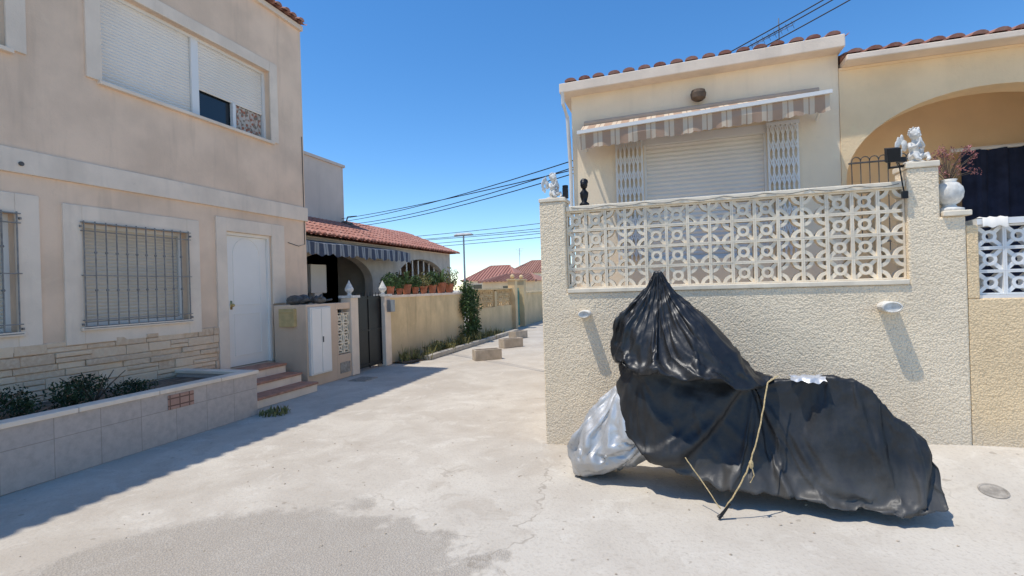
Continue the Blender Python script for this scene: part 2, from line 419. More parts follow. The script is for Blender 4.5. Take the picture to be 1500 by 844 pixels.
def groundmat():
    t=NT("poured_concrete_lane"); p=t.pos()
    sp=t.node("ShaderNodeSeparateXYZ"); t.link(p,sp.inputs[0])
    n1=t.noise(p,.9,4,.65,.4); n2=t.noise(p,2.6,4,.72,1.0); n3=t.noise(p,40,3,.7)
    c=t.mix(t.ramp(n1,.35,.65),(.475,.42,.35),(.575,.52,.44))
    c=t.mix(t.math('MULTIPLY',t.ramp(t.noise(p,.45,4,.7,.6),.50,.62),.5),c,(.44,.38,.31))
    c=t.mix(t.math('MULTIPLY',t.ramp(n2,.54,.66),.45),c,(.65,.60,.52))
    c=t.mix(t.math('MULTIPLY',t.ramp(n2,.44,.34),.40),c,(.41,.35,.28))
    ed=t.math('ADD',sp.outputs[0],t.math('MULTIPLY',t.math('SUBTRACT',t.noise(p,1.3,4,.7),.5),.9))
    side=t.ramp(ed,-1.04,-.98)
    c=t.mix(t.math('MULTIPLY',side,.25),c,(.63,.58,.50))
    ed2=t.math('ADD',t.math('ADD',sp.outputs[1],t.math('MULTIPLY',sp.outputs[0],.35)),t.math('MULTIPLY',t.math('SUBTRACT',t.noise(p,1.1,4,.75),.5),1.6))
    c=t.mix(t.math('MULTIPLY',t.ramp(ed2,6.4,6.6),.18),c,(.42,.365,.295))
    wx=t.math('MULTIPLY',t.math('SUBTRACT',t.noise(p,1.6,4,.65),.5),1.5)
    dx=t.math('DIVIDE',t.math('ADD',t.math('ADD',sp.outputs[0],2.25),wx),1.55)
    dy=t.math('DIVIDE',t.math('ADD',t.math('ADD',sp.outputs[1],-1.5),wx),1.75)
    r=t.math('SQRT',t.math('ADD',t.math('MULTIPLY',dx,dx),t.math('MULTIPLY',dy,dy)))
    pm=t.ramp(t.math('ADD',r,t.math('MULTIPLY',t.noise(p,7,3,.7),.18)),1.17,1.05)
    grit=t.node("ShaderNodeTexVoronoi"); t.link(p,grit.inputs[0]); grit.inputs["Scale"].default_value=85
    gc=t.mix(t.ramp(grit.outputs["Distance"],.1,.6),(.49,.435,.365),(.31,.27,.225))
    c=t.mix(t.math('MULTIPLY',pm,.66),c,gc)
    jm=t.math('MULTIPLY',t.ramp(t.math('ABSOLUTE',t.math('ADD',ed,1.02)),.018,.003),t.ramp(sp.outputs[1],4.7,4.3))
    jm=t.math('MULTIPLY',jm,t.ramp(n2,.36,.50))
    v=t.node("ShaderNodeTexVoronoi",feature='DISTANCE_TO_EDGE')
    wv=t.node("ShaderNodeVectorMath",operation='ADD'); t.link(p,wv.inputs[0])
    nz=t.node("ShaderNodeTexNoise"); t.link(p,nz.inputs[0]); nz.inputs["Scale"].default_value=2; nz.inputs["Detail"].default_value=4; t.link(nz.outputs["Color"],wv.inputs[1])
    t.link(wv.outputs[0],v.inputs[0]); v.inputs["Scale"].default_value=.35
    cr=t.math('MULTIPLY',t.math('MULTIPLY',t.ramp(v.outputs[0],.004,.001),.4),t.ramp(n1,.50,.60))
    c=t.mix(t.math('MAXIMUM',cr,t.math('MULTIPLY',jm,.55)),c,(.28,.235,.185))
    c=t.mix(t.math('MULTIPLY',t.ramp(n3,.48,.72),.4),c,(.36,.31,.25))
    c=t.mix(t.math('MULTIPLY',t.ramp(t.noise(p,14,1,.5),.72,.78),.5),c,(.27,.225,.175))
    t.col(c)
    h=t.math('ADD',t.math('MULTIPLY',pm,t.math('MULTIPLY',grit.outputs["Distance"],-.8)),t.math('MULTIPLY',n3,.6))
    t.bump(h,.6,.012)
    return t.fin(.92,0,.2)
g=mb.out("ground",groundmat(),smooth=True,fix=False); tag(g,"pale poured concrete lane with patches and cracks","ground",kind="structure")
# ------------------------------------------------------------------ corner house (shaded)
XW=-6.67; f=FX(XW)
house=thing("corner_house","two storey beige stucco house with roller shutters and white door","house",(XW,5,0))
mb=MB(); W1=(4.59,7.40,4.30,5.53); W0=(1.6,3.63,4.30,5.53); W2=(4.31,5.69,1.29,2.53); W3=(2.2,3.66,1.29,2.55); DR=(6.38,7.34,.46,2.63)
facade(mb,f,-4,8.25,0,6.72,[W0,W1,W2,W3,DR],.22)
mb.box(-13,XW-.22,-4,8.25,0,6.72)
mb.out("wall",'peach',house)
mb=MB(); mb.fb(f,-4,8.25,2.99,3.25,-.01,.035); mb.fb(lambda u,z,n:(u,8.25+n,z),-9.5,XW+.035,2.992,3.248,-.01,.033)
frame_ring(mb,f,*W2[:2],W2[2],W2[3],.20,-.01,.03); frame_ring(mb,f,*W3[:2],W3[2],W3[3],.22,-.01,.03)
for w in (W0,W1): frame_ring(mb,f,w[0],w[1],w[2],w[3],.18,-.01,.028,bottom=False)
mb.fb(f,DR[0]-.19,DR[0],.46,2.84,-.01,.03); mb.fb(f,DR[1],DR[1]+.30,1.45,2.84,-.01,.03); mb.fb(f,DR[0],DR[1],2.63,2.84,-.01,.028)
mb.out("stone_trim",'trim',house,bevel=.006)
mb=MB(); z=.42
while z<1.08:
    h=random.choice((.075,.095,.12)); u=1.5+random.uniform(-.3,0)
    while u<DR[0]-.20:
        l=random.uniform(.16,.50); e=min(u+l,DR[0]-.20)
        if e-u>.03:
            n=random.uniform(.014,.036); q=lambda:random.uniform(-.006,.006)
            if h>.09 and random.random()<.35:
                hs_=[(z,z+h*.48),(z+h*.5,z+h)]
            else: hs_=[(z,z+h)]
            for za,zb in hs_:
                n2=n+random.uniform(-.006,.008)
                mb.hexa([f(u+q(),za,-.01),f(e-.004,za,-.01),f(e-.004,za+abs(q()),n2+q()),f(u,za+abs(q()),n2+q()),f(u,zb-.004,-.01),f(e-.004,zb-.004,-.01),f(e-.004,zb-.004-abs(q()),n2+q()),f(u,zb-.004-abs(q()),n2+q())])
        u+=l
    z+=h
mb.out("stone_cladding",'stone',house,bevel=.006)
def win(ops,drop,mull=None,sm='shutter'):
    a,b,c,d=ops; mb=MB(); fw=.045
    mb.fb(f,a,a+fw,c,d,-.17,-.09); mb.fb(f,b-fw,b,c,d,-.17,-.09); mb.fb(f,a+fw,b-fw,d-fw,d,-.168,-.092); mb.fb(f,a+fw,b-fw,c,c+fw,-.168,-.092)
    if mull: mb.fb(f,mull-.06,mull+.06,c+fw,d-fw,-.166,-.085)
    w=mb.out("window",'frame',house)
    g=MB(); g.fb(f,a+.01,b-.01,c+.01,d-.01,-.20,-.175); g.out("window_pane",'glass',w)
    segs=[(a+fw+.005,(mull-.06 if mull else b-fw)-.005,drop[0])]+([(mull+.065,b-fw-.005,drop[1])] if mull else [])
    for u0,u1,zz in segs:
        s=MB(); slats(s,f,u0,u1,zz,d-fw,-.125); s.out("roller_shutter",sm,w)
    s=MB(); s.fb(f,a-.05,b+.05,c-.045,c,-.2,.06); s.out("sill",'trim',w,bevel=.004)
    return w
win(W0,(4.35,0)); w1=win(W1,(4.345,4.76),mull=6.0)
mb=MB(); mb.fb(f,6.70,6.76,4.345,4.76,-.16,-.10); mb.out("window_stile",'frame',w1)
t=NT("flowered_curtain"); p=t.pos(); v=t.node("ShaderNodeTexVoronoi"); t.link(p,v.inputs[0]); v.inputs["Scale"].default_value=16
c=t.mix(t.ramp(v.outputs["Distance"],.3,.5),(.40,.15,.09),(.56,.48,.40)); c=t.mix(t.ramp(t.noise(p,20),.5,.6),c,(.25,.20,.15)); t.col(c); t.fin(.9)
mb=MB(); V=[];Fa=[]
for i in range(25):
    u=6.78+i*.56/24; V+=[f(u,4.35,-.150+.012*math.sin(i*1.6)),f(u,4.76,-.150+.012*math.sin(i*1.6))]
mb.add(V,[(2*i,2*i+2,2*i+3,2*i+1) for i in range(24)]); mb.out("curtain",t.m,w1,smooth=True)
def grille(mb,fr,a,b,c,d,n=.05):
    k=int((b-a)/.125)
    for i in range(k+1):
        u=a+(b-a)*i/k; mb.tube([fr(u,c-.02,n),fr(u,d+.02,n)],.0085,6)
        if 0<i<k:
            for zz in (c+(d-c)*.36,c+(d-c)*.72): mb.ball(fr(u,zz,n),.018,6)
    for zz in (c,c+.10,c+(d-c)*.5,d-.10,d): mb.fb(fr,a-.03,b+.03,zz-.005,zz+.005,n-.012,n+.013)
    for u in (a-.03,b+.03):
        for zz in (c+.05,d-.05): mb.fb(fr,u-.008,u+.008,zz-.012,zz+.012,-.02,n+.01)
for W,dr in((W2,1.34),(W3,1.34)):
    w=win(W,(dr,0),sm='shutteryel'); mb=MB(); grille(mb,f,W[0]-.0,W[1]+.0,W[2]-.02,W[3]); mb.out("iron_grille",'ironpale',w)
# door
mb=MB(); a,b,c,d=DR; mb.fb(f,a,a+.05,c,d,-.16,-.03); mb.fb(f,b-.05,b,c,d,-.16,-.03); mb.fb(f,a+.05,b-.05,d-.05,d,-.158,-.032)
mb.fb(f,a+.052,b-.052,c+.01,d-.052,-.13,-.07)
for z0,z1 in((c+.18,c+.85),(c+1.0,d-.22)):
    u0,u1=a+.20,b-.20; top=arc(((u0+u1)/2,z1-.14),(u1-u0)/2,0,math.pi,10) if z1>2 else [(u1,z1),(u0,z1)]
    pts=[(u0,z0),(u1,z0)]+top; mb.ribbon(f,pts,.018,-.08,-.062,True)
door=mb.out("door",'doorw',house,bevel=.003)
mb=MB(); mb.ball(f(a+.14,c+1.0,-.03),.028,12); mb.fb(f,a+.12,a+.16,c+.93,c+1.07,-.072,-.064); mb.tube([f(a+.14,c+1.0,-.07),f(a+.14,c+1.0,-.03)],.012); mb.out("handle",'brass',door,smooth=True)
mb=MB(); mb.tube([f(3.72,3.09,-.05),f(3.72,3.09,.05)],.024,10); mb.out("drain_pipe",'iron',house)
mb=MB(); mb.box(XW-.1,-6.61,-4,8.26,6.63,6.72); 
mb.out("eave",'trim',house)
mb=MB(); tiles(mb,(-6.55,-3.9,6.745),(0,1,0),(-1,0,.35),12.12,4.5,.19,flat=.66); mb.box(-13,-6.64,-4,8.24,6.721,6.75); mb.out("roof",'tile',house,fix=False)
mb=MB(); mb.tube([f(7.75,2.55,.01),f(8.0,2.50,.03),f(8.2,2.55,.01),f(8.2,4.6,.012)],.006,5); mb.out("cable",'rubber',house)
# steps
mb=MB(); mb.box(XW+.002,-6.24,5.62,7.12,0,.42); mb.box(XW+.003,-5.93,5.62,7.12,0,.27); mb.box(XW+.004,-5.62,5.62,7.12,0,.12)
st=mb.out("steps",'trim',house,bevel=.008)
for x,z in((-6.22,.42),(-5.91,.27),(-5.60,.12)):
    mb=MB(); mb.box(x-.42,x,5.615,7.125,z,z+.035); mb.out("tread",'step',st,bevel=.004)
# planter
pl=thing("planter_wall","long low planter faced with grey beige tiles and pale coping","planter",(-5.45,4,0))
mb=MB(); mb.box(-5.50,-5.372,-3,5.58,0,.55); mb.box(-6.66,-5.50,5.46,5.58,0,.55); mb.out("wall",'tilepl',pl)
mb=MB(); 
u=-3
while u<5.5: mb.box(-5.53,-5.35,u,min(u+.795,5.60),.552,.60); u+=.8
mb.box(-6.66,-5.532,5.44,5.60,.553,.599); mb.out("coping",'trim',pl,bevel=.008)
mb=MB(); mb.box(-6.66,-5.50,-3,5.46,.02,.50); mb.out("soil",'soil',pl)
mb=MB(); mb.box(-5.375,-5.362,4.30,4.62,.36,.52); mb.out("vent",'vent',pl,bevel=.004)
def shrub(loc,rad,n,size,mat,label,name="shrub",stems=6,cat="plant"):
    e=thing(name,label,cat,loc)
    mb=MB()
    for i in range(stems):
        a=i*6.28/stems; mb.tube([loc,(loc[0]+math.cos(a)*rad[0]*.3,loc[1]+math.sin(a)*rad[1]*.3,loc[2]+rad[2]*.8),(loc[0]+math.cos(a)*rad[0]*.6,loc[1]+math.sin(a)*rad[1]*.6,loc[2]+rad[2]*1.4)],[.01,.008,.004],5)
    mb.out("stem",'bark',e)
    mb=MB(); 
    for k in range(12):
        q=(loc[0]+random.uniform(-.6,.6)*rad[0],loc[1]+random.uniform(-.9,.9)*rad[1],loc[2]+rad[2]*random.uniform(.3,1.15))
        leaves(mb,q,(rad[0]*.5,rad[1]*.30,rad[2]*.5),n//12,size)
    mb.out("foliage",mat,e,fix=False); return e
shrub((-5.98,3.05,.5),(.30,.42,.20),1500,.020,'leafd',"dark low shrub growing in the tiled planter")
shrub((-5.98,3.95,.5),(.30,.52,.22),2300,.020,'leafd',"dark leafy spreading shrub in the planter below the barred window")
def weeds(c,r,n,h,label,mat='leafy',leaf=0):
    mb=MB(); blades(mb,c,r,n,h); 
    if leaf: leaves(mb,(c[0],c[1],c[2]+h*.35),(r,r,h*.35),leaf,.018)
    o=mb.out("weed_tuft",mat,fix=False); return tag(o,label,"weeds",kind="stuff")
weeds((-5.15,5.65,0),.2,100,.10,"dry weeds at the foot of the planter end",leaf=160)
# ------------------------------------------------------------------ meter wall, gate, boundary
fl=FX(-5.95)
mw=thing("meter_wall","beige stucco wall holding a white meter cabinet beside steps","wall",(-6.2,7.7,0))
mb=MB(); mb.box(-6.62,-5.95,7.30,8.12,0,1.42); mb.box(-6.1,-5.95,8.12,8.55,0,.45); mb.box(-6.1,-5.95,8.12,8.55,1.30,1.42); mb.box(-6.1,-5.952,8.12,8.17,.45,1.30); mb.out("wall",'peach',mw,bevel=.006)
mb=MB(); lattice(mb,lambda u,z,n:fl(u,z,n-.02),8.17,2,.47,4,.19,-.06,0); mb.out("lattice_panel",'lattice',mw)
cb=MB(); cb.fb(fl,7.34,7.90,.20,1.37,-.1,.05); c_=cb.out("meter_cabinet",'white',mw,bevel=.008)
for u0,u1,n1 in((7.37,7.615,.062),(7.63,7.87,.0625)):
    cb=MB(); cb.fb(fl,u0,u1,.23,1.34,.045,n1); cb.out("cabinet_door",'doorw',c_,bevel=.004)
cb=MB(); cb.fb(fl,7.64,7.66,.75,.85,.06,.075); cb.out("latch",'iron',c_)
cb=MB(); cb.fb(fl,8.2,8.5,.10,.30,.0,.012); cb.out("vent",'ironcover',mw)
mbx=MB(); ff=FY(7.30); mbx.fb(ff,-6.46,-6.14,1.05,1.36,-.01,.07); mbx.fb(ff,-6.43,-6.17,1.29,1.32,.068,.085)
m_=mbx.out("letterbox",'mailbox',bevel=.008); tag(m_,"mustard metal letterbox mounted on the stucco wall end","letterbox")
mb=MB()
for i in range(16):
    u=7.32+i*.05; mb.tube([(-6.5+random.uniform(0,.4),u,1.45),(-6.1+random.uniform(-.15,.15),u+random.uniform(-.15,.15),1.46+random.uniform(0,.12))],random.uniform(.012,.028),6)
mb.ball((-6.3,7.45,1.50),(.16,.1,.09),10); mb.ball((-6.05,7.8,1.49),(.09,.15,.07),10); mb.ball((-6.4,7.8,1.5),(.12,.12,.1),10)
o=mb.out("tool_pile",'iron',smooth=True); tag(o,"pile of dark pipes and rags on the meter wall","clutter",kind="stuff")
def pillar(Y,label):
    e=thing("gate_pillar",label,"pillar",(-6.02,Y,0),"gate pillars with pointed finials")
    mb=MB(); mb.box(-6.16,-5.93,Y-.12,Y+.12,0,1.50); mb.out("shaft",'trim',e,bevel=.01)
    mb=MB(); mb.box(-6.19,-5.90,Y-.15,Y+.15,1.50,1.55); mb.lathe([(.05,0),(.035,.04),(.08,.09),(.085,.13),(.05,.2),(.02,.26),(.004,.30)],(-6.045,Y,1.55),14); mb.out("finial",'marble',e,smooth=False)
pillar(8.68,"beige gate pillar with white pointed finial"); pillar(9.90,"beige gate pillar with white pointed finial")
gt=thing("garden_gate","black sheet metal garden gate between two pillars","gate",(-6.02,9.3,0))
mb=MB(); mb.fb(fl,8.82,9.77,.06,1.52,-.10,-.08); mb.out("panel",'black',gt)
mb=MB(); 
for u in (8.82,9.285,9.75): mb.fb(fl,u,u+.025,.04,1.53,-.08,-.065)
for zz in(.1,.8,1.46): mb.fb(fl,8.82,9.77,zz,zz+.03,-.079,-.062)
for i in range(9): u=8.86+i*.107; mb.tube([fl(u,1.5,-.09),fl(u,1.60,-.09)],[.012,.003],5)
mb.out("bars",'black',gt)
mb=MB(); mb.fb(fl,9.86,10.04,1.16,1.42,.02,.12); o=mb.out("letterbox",'galv',bevel=.01); tag(o,"grey metal letterbox on the gate pillar","letterbox")
bw=thing("garden_wall","stained yellow plastered garden wall with pots on top","wall",(-6.05,12,0))
mb=MB(); mb.box(-6.25,-5.99,10.03,14.3,0,1.46); mb.out("wall",'yellowwall',bw)
mb=MB(); mb.box(-6.28,-5.965,10.03,14.3,1.461,1.52); mb.out("coping",'trim',bw,bevel=.008)
def potted(name,loc,h,mat,n,size,r,kind):
    e=thing(name,"x","flower pot",loc,"flower pots lined up on the garden wall")
    mb=MB(); mb.lathe([(h*.34,0),(h*.46,h*.82),(h*.51,h*.82),(h*.52,h),(h*.45,h),(h*.42,h*.86)],loc,16); mb.out("pot",'terr',e,smooth=False)
    mb=MB(); 
    if kind==0:
        mb.tube([(loc[0],loc[1],loc[2]+h*.8),(loc[0],loc[1],loc[2]+h+r)],.008,5); leaves(mb,(loc[0],loc[1],loc[2]+h+r*.7),(r,r,r),n,size,up=1)
    else:
        for i in range(16):
            a=i*2.4; el=random.uniform(.5,1.3); L=r*random.uniform(1.2,1.8); dx=math.cos(a)*math.cos(el)*L; dy=math.sin(a)*math.cos(el)*L; w=.02
            p0=Vector((loc[0],loc[1],loc[2]+h*.9)); p1=p0+Vector((dx*.5,dy*.5,L*math.sin(el)*.7)); p2=p0+Vector((dx,dy,L*math.sin(el)*.8)); sd=Vector((-math.sin(a),math.cos(a),0))*w
            mb.add([p0-sd*.6,p0+sd*.6,p1+sd,p1-sd,p2],[(0,1,2,3),(3,2,4)])
    mb.out("plant",mat,e,fix=False); return e
A_=potted("flower_pot",(-6.12,10.35,1.52),.20,'leaf',420,.035,.19,0)
B_=potted("flower_pot",(-6.12,11.10,1.52),.24,'leaf',0,.03,.34,1)
C_=potted("flower_pot",(-6.12,12.0,1.52),.20,'leafy',260,.03,.22,0)
A_["label"]="terracotta pot with bushy green plant on the wall"; B_["label"]="terracotta pot with spiky agave like plant on the wall"; C_["label"]="terracotta pot with sparse dry plant on the wall"
for src,Y,s in((A_,10.75,.75),(A_,11.55,.9),(A_,12.5,1.15),(B_,13.05,1.2),(C_,13.6,1.3)): copy_tree(src,(-6.12,Y,1.52),Y*3,s)
e=thing("ivy_plant","thick green climbing ivy spilling over the garden wall","plant",(-6.0,14.7,0))
mb=MB()
for i in range(5): mb.tube([(-5.95,14.5+i*.12,0),(-5.9,14.4+i*.2,.6),(-6.0,14.3+i*.22,1.3)],[.02,.015,.01],5)
mb.out("trunk",'bark',e)
mb=MB()
for k in range(30): leaves(mb,(-5.93+random.uniform(-.15,.15),14.65+random.uniform(-.7,.7),random.uniform(.1,1.7)),(.20,.28,.28),120,.05)
mb.out("crown",'leaf',e,fix=False)
mb=MB(); mb.box(-5.50,-5.35,10.7,17.8,0,.11); o=mb.out("kerb",'kerb',bevel=.015); tag(o,"low concrete kerb edging the planting strip","kerb",kind="structure")
mb=MB(); V=[]
for j in range(40):
    for i in range(6): V.append((-5.99+i*.1,10.1+j*.2,.012+.03*random.random()))
mb.add(V,[(j*6+i,j*6+i+1,(j+1)*6+i+1,(j+1)*6+i) for j in range(39) for i in range(5)]); o=mb.out("planting_strip",'soil',fix=False,smooth=True); tag(o,"dry earth strip along the garden wall","ground",kind="structure")
mb=MB()
for k in range(80): blades(mb,(random.uniform(-5.95,-5.45),random.uniform(10.2,16.5),0),.12,14,random.uniform(.12,.40))
for k in range(24): leaves(mb,(random.uniform(-5.9,-5.5),random.uniform(11,15.6),.15),(.15,.2,.15),60,.03)
o=mb.out("weeds",'leafy',fix=False); tag(o,"dry grass and weeds along the garden wall","weeds",kind="stuff")
def trough(loc,rot,L=.62,label="rough concrete planter trough standing in the lane"):
    e=thing("planter_trough",label,"planter",(0,0,0),"concrete troughs in the lane")
    mb=MB(); w=.14; h=.24
    mb.box(-L/2,L/2,-w,-w+.04,0,h); mb.box(-L/2,L/2,w-.04,w,0,h); mb.box(-L/2,-L/2+.04,-w+.04,w-.04,0,h); mb.box(L/2-.04,L/2,-w+.04,w-.04,0,h)
    mb.out("body",'concrete',e,bevel=.008)
    mb=MB(); mb.box(-L/2+.03,L/2-.03,-w+.03,w-.03,.02,h-.04); mb.out("soil",'soil',e)
    e.location=loc; e.rotation_euler=(0,0,rot); return e
T=trough((-4.05,10.95,0),.65); 
for l,r in(((-4.22,13.3,0),.9),((-4.7,15.6,0),1.2)): copy_tree(T,l,r)
# ------------------------------------------------------------------ tiled bungalow
bh=thing("tiled_bungalow","weathered bungalow with shaded arched porch under red tile roof","house",(-8,13,0))
fb_=FX(-8.0)
def arched(mb,fr,u0,u1,z0,z1,a,b,spring,top,depth,m=0):
    """wall with elliptical arch opening from a to b"""
    mb.fb(fr,u0,a,z0,z1,-depth,0,m); mb.fb(fr,b,u1,z0,z1,-depth,0,m)
    N=24; cx=(a+b)/2; rx=(b-a)/2; P=[(cx-rx*math.cos(math.pi*i/N),spring+(top-spring)*math.sin(math.pi*i/N)) for i in range(N+1)]
    for i in range(N):
        (p,q),(r,s)=P[i],P[i+1]
        mb.hexa([fr(p,q,-depth),fr(r,s,-depth),fr(r,s,0),fr(p,q,0),fr(p,z1,-depth),fr(r,z1,-depth),fr(r,z1,0),fr(p,z1,0)],m)
mb=MB(); arched(mb,fb_,8.26,13.2,0,2.92,9.3,12.6,1.9,2.62,.25); arched(mb,fb_,13.2,17.9,0,2.92,14.0,17.3,2.0,2.65,.25)
mb.box(-12,-9.6,8.26,17.9,0,2.92,0); mb.box(-9.6,-8.25,17.7,17.9,0,2.92); mb.box(-9.6,-8.25,13.1,13.3,0,2.9)
mb.out("wall",'greywhite',bh)
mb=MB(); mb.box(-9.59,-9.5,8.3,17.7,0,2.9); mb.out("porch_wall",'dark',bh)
mb=MB(); mb.box(-12,-8.0,8.26,17.9,2.921,2.95); mb.out("ceiling",'trim',bh)
mb=MB(); mb.box(-8.75,-8.5,10.65,11.25,1.62,2.34); mb.box(-8.7,-8.52,10.8,11.1,1.2,1.62); mb.out("white_cupboard",'doorw',bh,bevel=.01)
mb=MB(); 
for i in range(9): mb.box(-8.2,-8.17,14.05+i*.4,14.10+i*.4,1.0,2.62)
mb.box(-8.2,-8.168,14.0,17.3,1.9,1.95); mb.out("porch_screen",'frame',bh)
mb=MB(); tiles(mb,(-7.72,8.26,2.98),(0,1,0),(-1,0,.40),9.85,2.6,.18,flat=.66); mb.out("roof",'tilep',bh,fix=False)
mb=MB(); mb.add([(-7.75,8.26,2.955),(-7.75,18.05,2.955),(-10.15,18.05,3.9),(-10.15,8.26,3.9),(-12.5,18.05,2.95),(-12.5,8.26,2.95)],[(0,1,2,3),(3,2,4,5),(1,4,2),(0,3,5)]); mb.out("roof_deck",'terr',bh)
aw=MB(); V=[];N=110
for i in range(N+1):
    u=8.4+5.5*i/N; sc_=.05*abs(math.sin(math.pi*u/.3))+.05*noise.noise(Vector((u*3,0,0)))+.05*max(0,noise.noise(Vector((u*7,4,0)))); V+=[(-7.98,u,2.86),(-7.5,u,2.75+.015*math.sin(u*3)),(-7.49+.02*math.sin(u*9),u,2.46+.05-sc_)]
aw.add(V,[(3*i+k,3*i+3+k,3*i+4+k,3*i+1+k) for i in range(N) for k in(0,1)]); o=aw.out("awning",'awnblue',bh,fix=False)
for x,y,zb_,r in((-7.1,11.9,1.1,.28),(-7.2,12.9,1.2,.33),(-7.4,14.6,1.2,.35),(-7.3,16.0,1.2,.3)):
    e=thing("porch_plant","leafy green plant growing behind the garden wall","plant",(x,y,0),"plants behind the garden wall")
    mb=MB(); mb.tube([(x,y,0),(x,y,zb_+.3)],[.03,.015],6); mb.out("stem",'bark',e)
    mb=MB()
    for k in range(7): leaves(mb,(x+random.uniform(-.2,.2),y+random.uniform(-.3,.3),zb_+.25+random.uniform(0,.55)),(r*.7,r*.7,r*.6),100,.05)
    mb.out("foliage",'leafd',e,fix=False)
gb=thing("grey_house","grey beige rendered taller house block behind tiled roof","house",(-11,11,0))
mb=MB(); mb.box(-14,-9.5,8.27,13.5,0,5.42); mb.out("wall",'grey',gb)
mb=MB(); mb.box(-14,-9.45,8.27,13.55,5.42,5.5); mb.out("parapet",'grey',gb)
mb=MB(); mb.tube([(-9.46,13.2,3.2),(-9.3,13.4,3.9),(-9.2,13.7,3.95)],.02,6); mb.box(-9.5,-9.3,13.35,13.65,3.6,3.75); mb.out("wall_bracket",'iron',gb)
# ------------------------------------------------------------------ far boundary etc
fw=thing("far_garden_wall","cream garden wall with lattice panels along the lane","wall",(-6,17,0))
mb=MB(); mb.box(-6.2,-6,15.2,19.3,0,.95); mb.box(-6.2,-6,15.2,15.4,.95,1.5); mb.box(-6.2,-6,17.2,17.4,.95,1.5); mb.out("wall",'yellowwall',fw)
mb=MB(); lattice(mb,FX(-6.05),15.4,9,.96,3,.2,-.06,0); lattice(mb,FX(-6.05),17.4,9,.96,3,.2,-.06,0); mb.box(-6.2,-5.98,15.2,19.2,1.561,1.61); mb.out("lattice",'yellowwall',fw)
for Y in(19.35,20.6):
    e=thing("gate_post","tall cream gate post with ball on top","pillar",(-6,Y,0),"tall gate posts")
    mb=MB(); mb.box(-6.15,-5.85,Y-.15,Y+.15,0,1.9); mb.out("shaft",'yellowwall',e,bevel=.01)
    mb=MB(); mb.box(-6.19,-5.81,Y-.19,Y+.19,1.9,1.96); mb.ball((-6,Y,2.05),.09,12); mb.out("ball",'yellowwall',e)
mb=MB(); mb.box(-6.10,-6.07,19.5,20.45,.05,1.5)
for i in range(7): mb.box(-6.07,-6.055,19.52+i*.14,19.56+i*.14,.05,1.6)
o=mb.out("teal_gate",'teal'); tag(o,"faded teal metal gate between two cream posts","gate")
mb=MB(); mb.box(-6.2,-6,20.75,26,0,1.35); mb.box(-6.25,-5.95,20.75,26,1.351,1.42); o=mb.out("lane_wall",'yellowwall'); tag(o,"low cream rendered wall beyond the teal gate","wall")
mb=MB(); mb.box(-14,4,30,30.25,0,1.25); mb.box(-14,4,29.96,30.29,1.251,1.33); o=mb.out("end_wall",'yellowwall'); tag(o,"low cream wall closing the end of the lane","wall")
mb=MB(); mb.tube([(-7.6,29.6,0),(-7.6,29.6,.7)],[.05,.02],6)
for k in range(8): leaves(mb,(-7.6+random.uniform(-.5,.5),29.6+random.uniform(-.2,.2),random.uniform(.1,.9)),(.35,.2,.3),90,.07)
o=mb.out("hedge_plant",'leafd',fix=False); tag(o,"small green bush against the cream end wall","bush")
def far_house(name,x0,x1,y0,y1,ze,zr,wm_,label,rc='tilep',hip=1.5,nw=2):
    e=thing(name,label,"house",((x0+x1)/2,y0,0))
    mb=MB(); mb.box(x0,x1,y0,y1,0,ze); ym=(y0+y1)/2; mb.out("wall",wm_,e)
    mb=MB(); z0=ze+.003
    A=[(x0-.2,y0-.3,z0),(x1+.2,y0-.3,z0),(x1-hip,ym,zr),(x0+hip,ym,zr),(x1+.2,y1+.3,z0),(x0-.2,y1+.3,z0)]
    mb.add(A,[(0,1,2,3),(3,2,4,5),(0,3,5),(1,4,2)])
    N=int((x1-x0+.4)/.28)
    for i in range(N+1):
        x=x0-.2+(x1-x0+.4)*i/N; k=min(1,(x-x0+.2)/(hip+.2),(x1+.2-x)/(hip+.2)); k=max(k,.02)
        mb.tube([(x,y0-.32,z0+.03),(x,y0-.3+(ym-y0+.3)*k,z0+(zr-z0)*k+.03)],.07,5)
    mb.tube([A[3],A[2]],.1,6); mb.tube([A[0],A[3]],.1,6); mb.tube([A[1],A[2]],.1,6)
    mb.out("roof",rc,e,fix=False)
    for i in range(nw):
        u=x0+(i+.5)*(x1-x0)/nw; mb=MB(); mb.box(u-.4,u+.4,y0-.02,y0+.02,.9,min(ze-.35,2.1)); mb.out("window",'glass',e)
    return e
far_house("distant_house",-18.2,-13.3,44,50,2.35,3.75,'creamwall',"low cream house with faded red tile roof")
e=far_house("distant_house",-18.6,-11,58,66,3.3,4.9,'creamwall',"cream house with brown tile roof beyond the lane",'tile',2)
mb=MB(); mb.tube([(-17.6,60,3.6),(-17.6,60,6.4)],.03,5)
for i in range(5): mb.tube([(-18.1+.1*i,60,6.3-.18*i),(-17.1-.1*i,60,6.35-.18*i)],.02,4)
mb.out("roof_antenna",'galv',e)
far_house("distant_house",-13.5,-9.5,36,42,2.1,2.7,'ochre',"small beige outbuilding beyond the lane end",'tile',1,1)
e=thing("street_lamp","tall grey street lamp with flat double head","street lamp",(-11.6,28,0))
mb=MB(); mb.tube([(-11.6,28,0),(-11.6,28,4.75)],[.07,.045],10); mb.out("pole",'galv',e)
mb=MB(); mb.box(-12.15,-11.05,27.9,28.1,4.74,4.80); mb.hexa([(-12.2,27.85,4.80),(-11.0,27.85,4.80),(-11.0,28.15,4.80),(-12.2,28.15,4.80),(-12.0,27.9,4.90),(-11.2,27.9,4.90),(-11.2,28.1,4.90),(-12.0,28.1,4.90)]); mb.out("lamp_head",'galv',e)
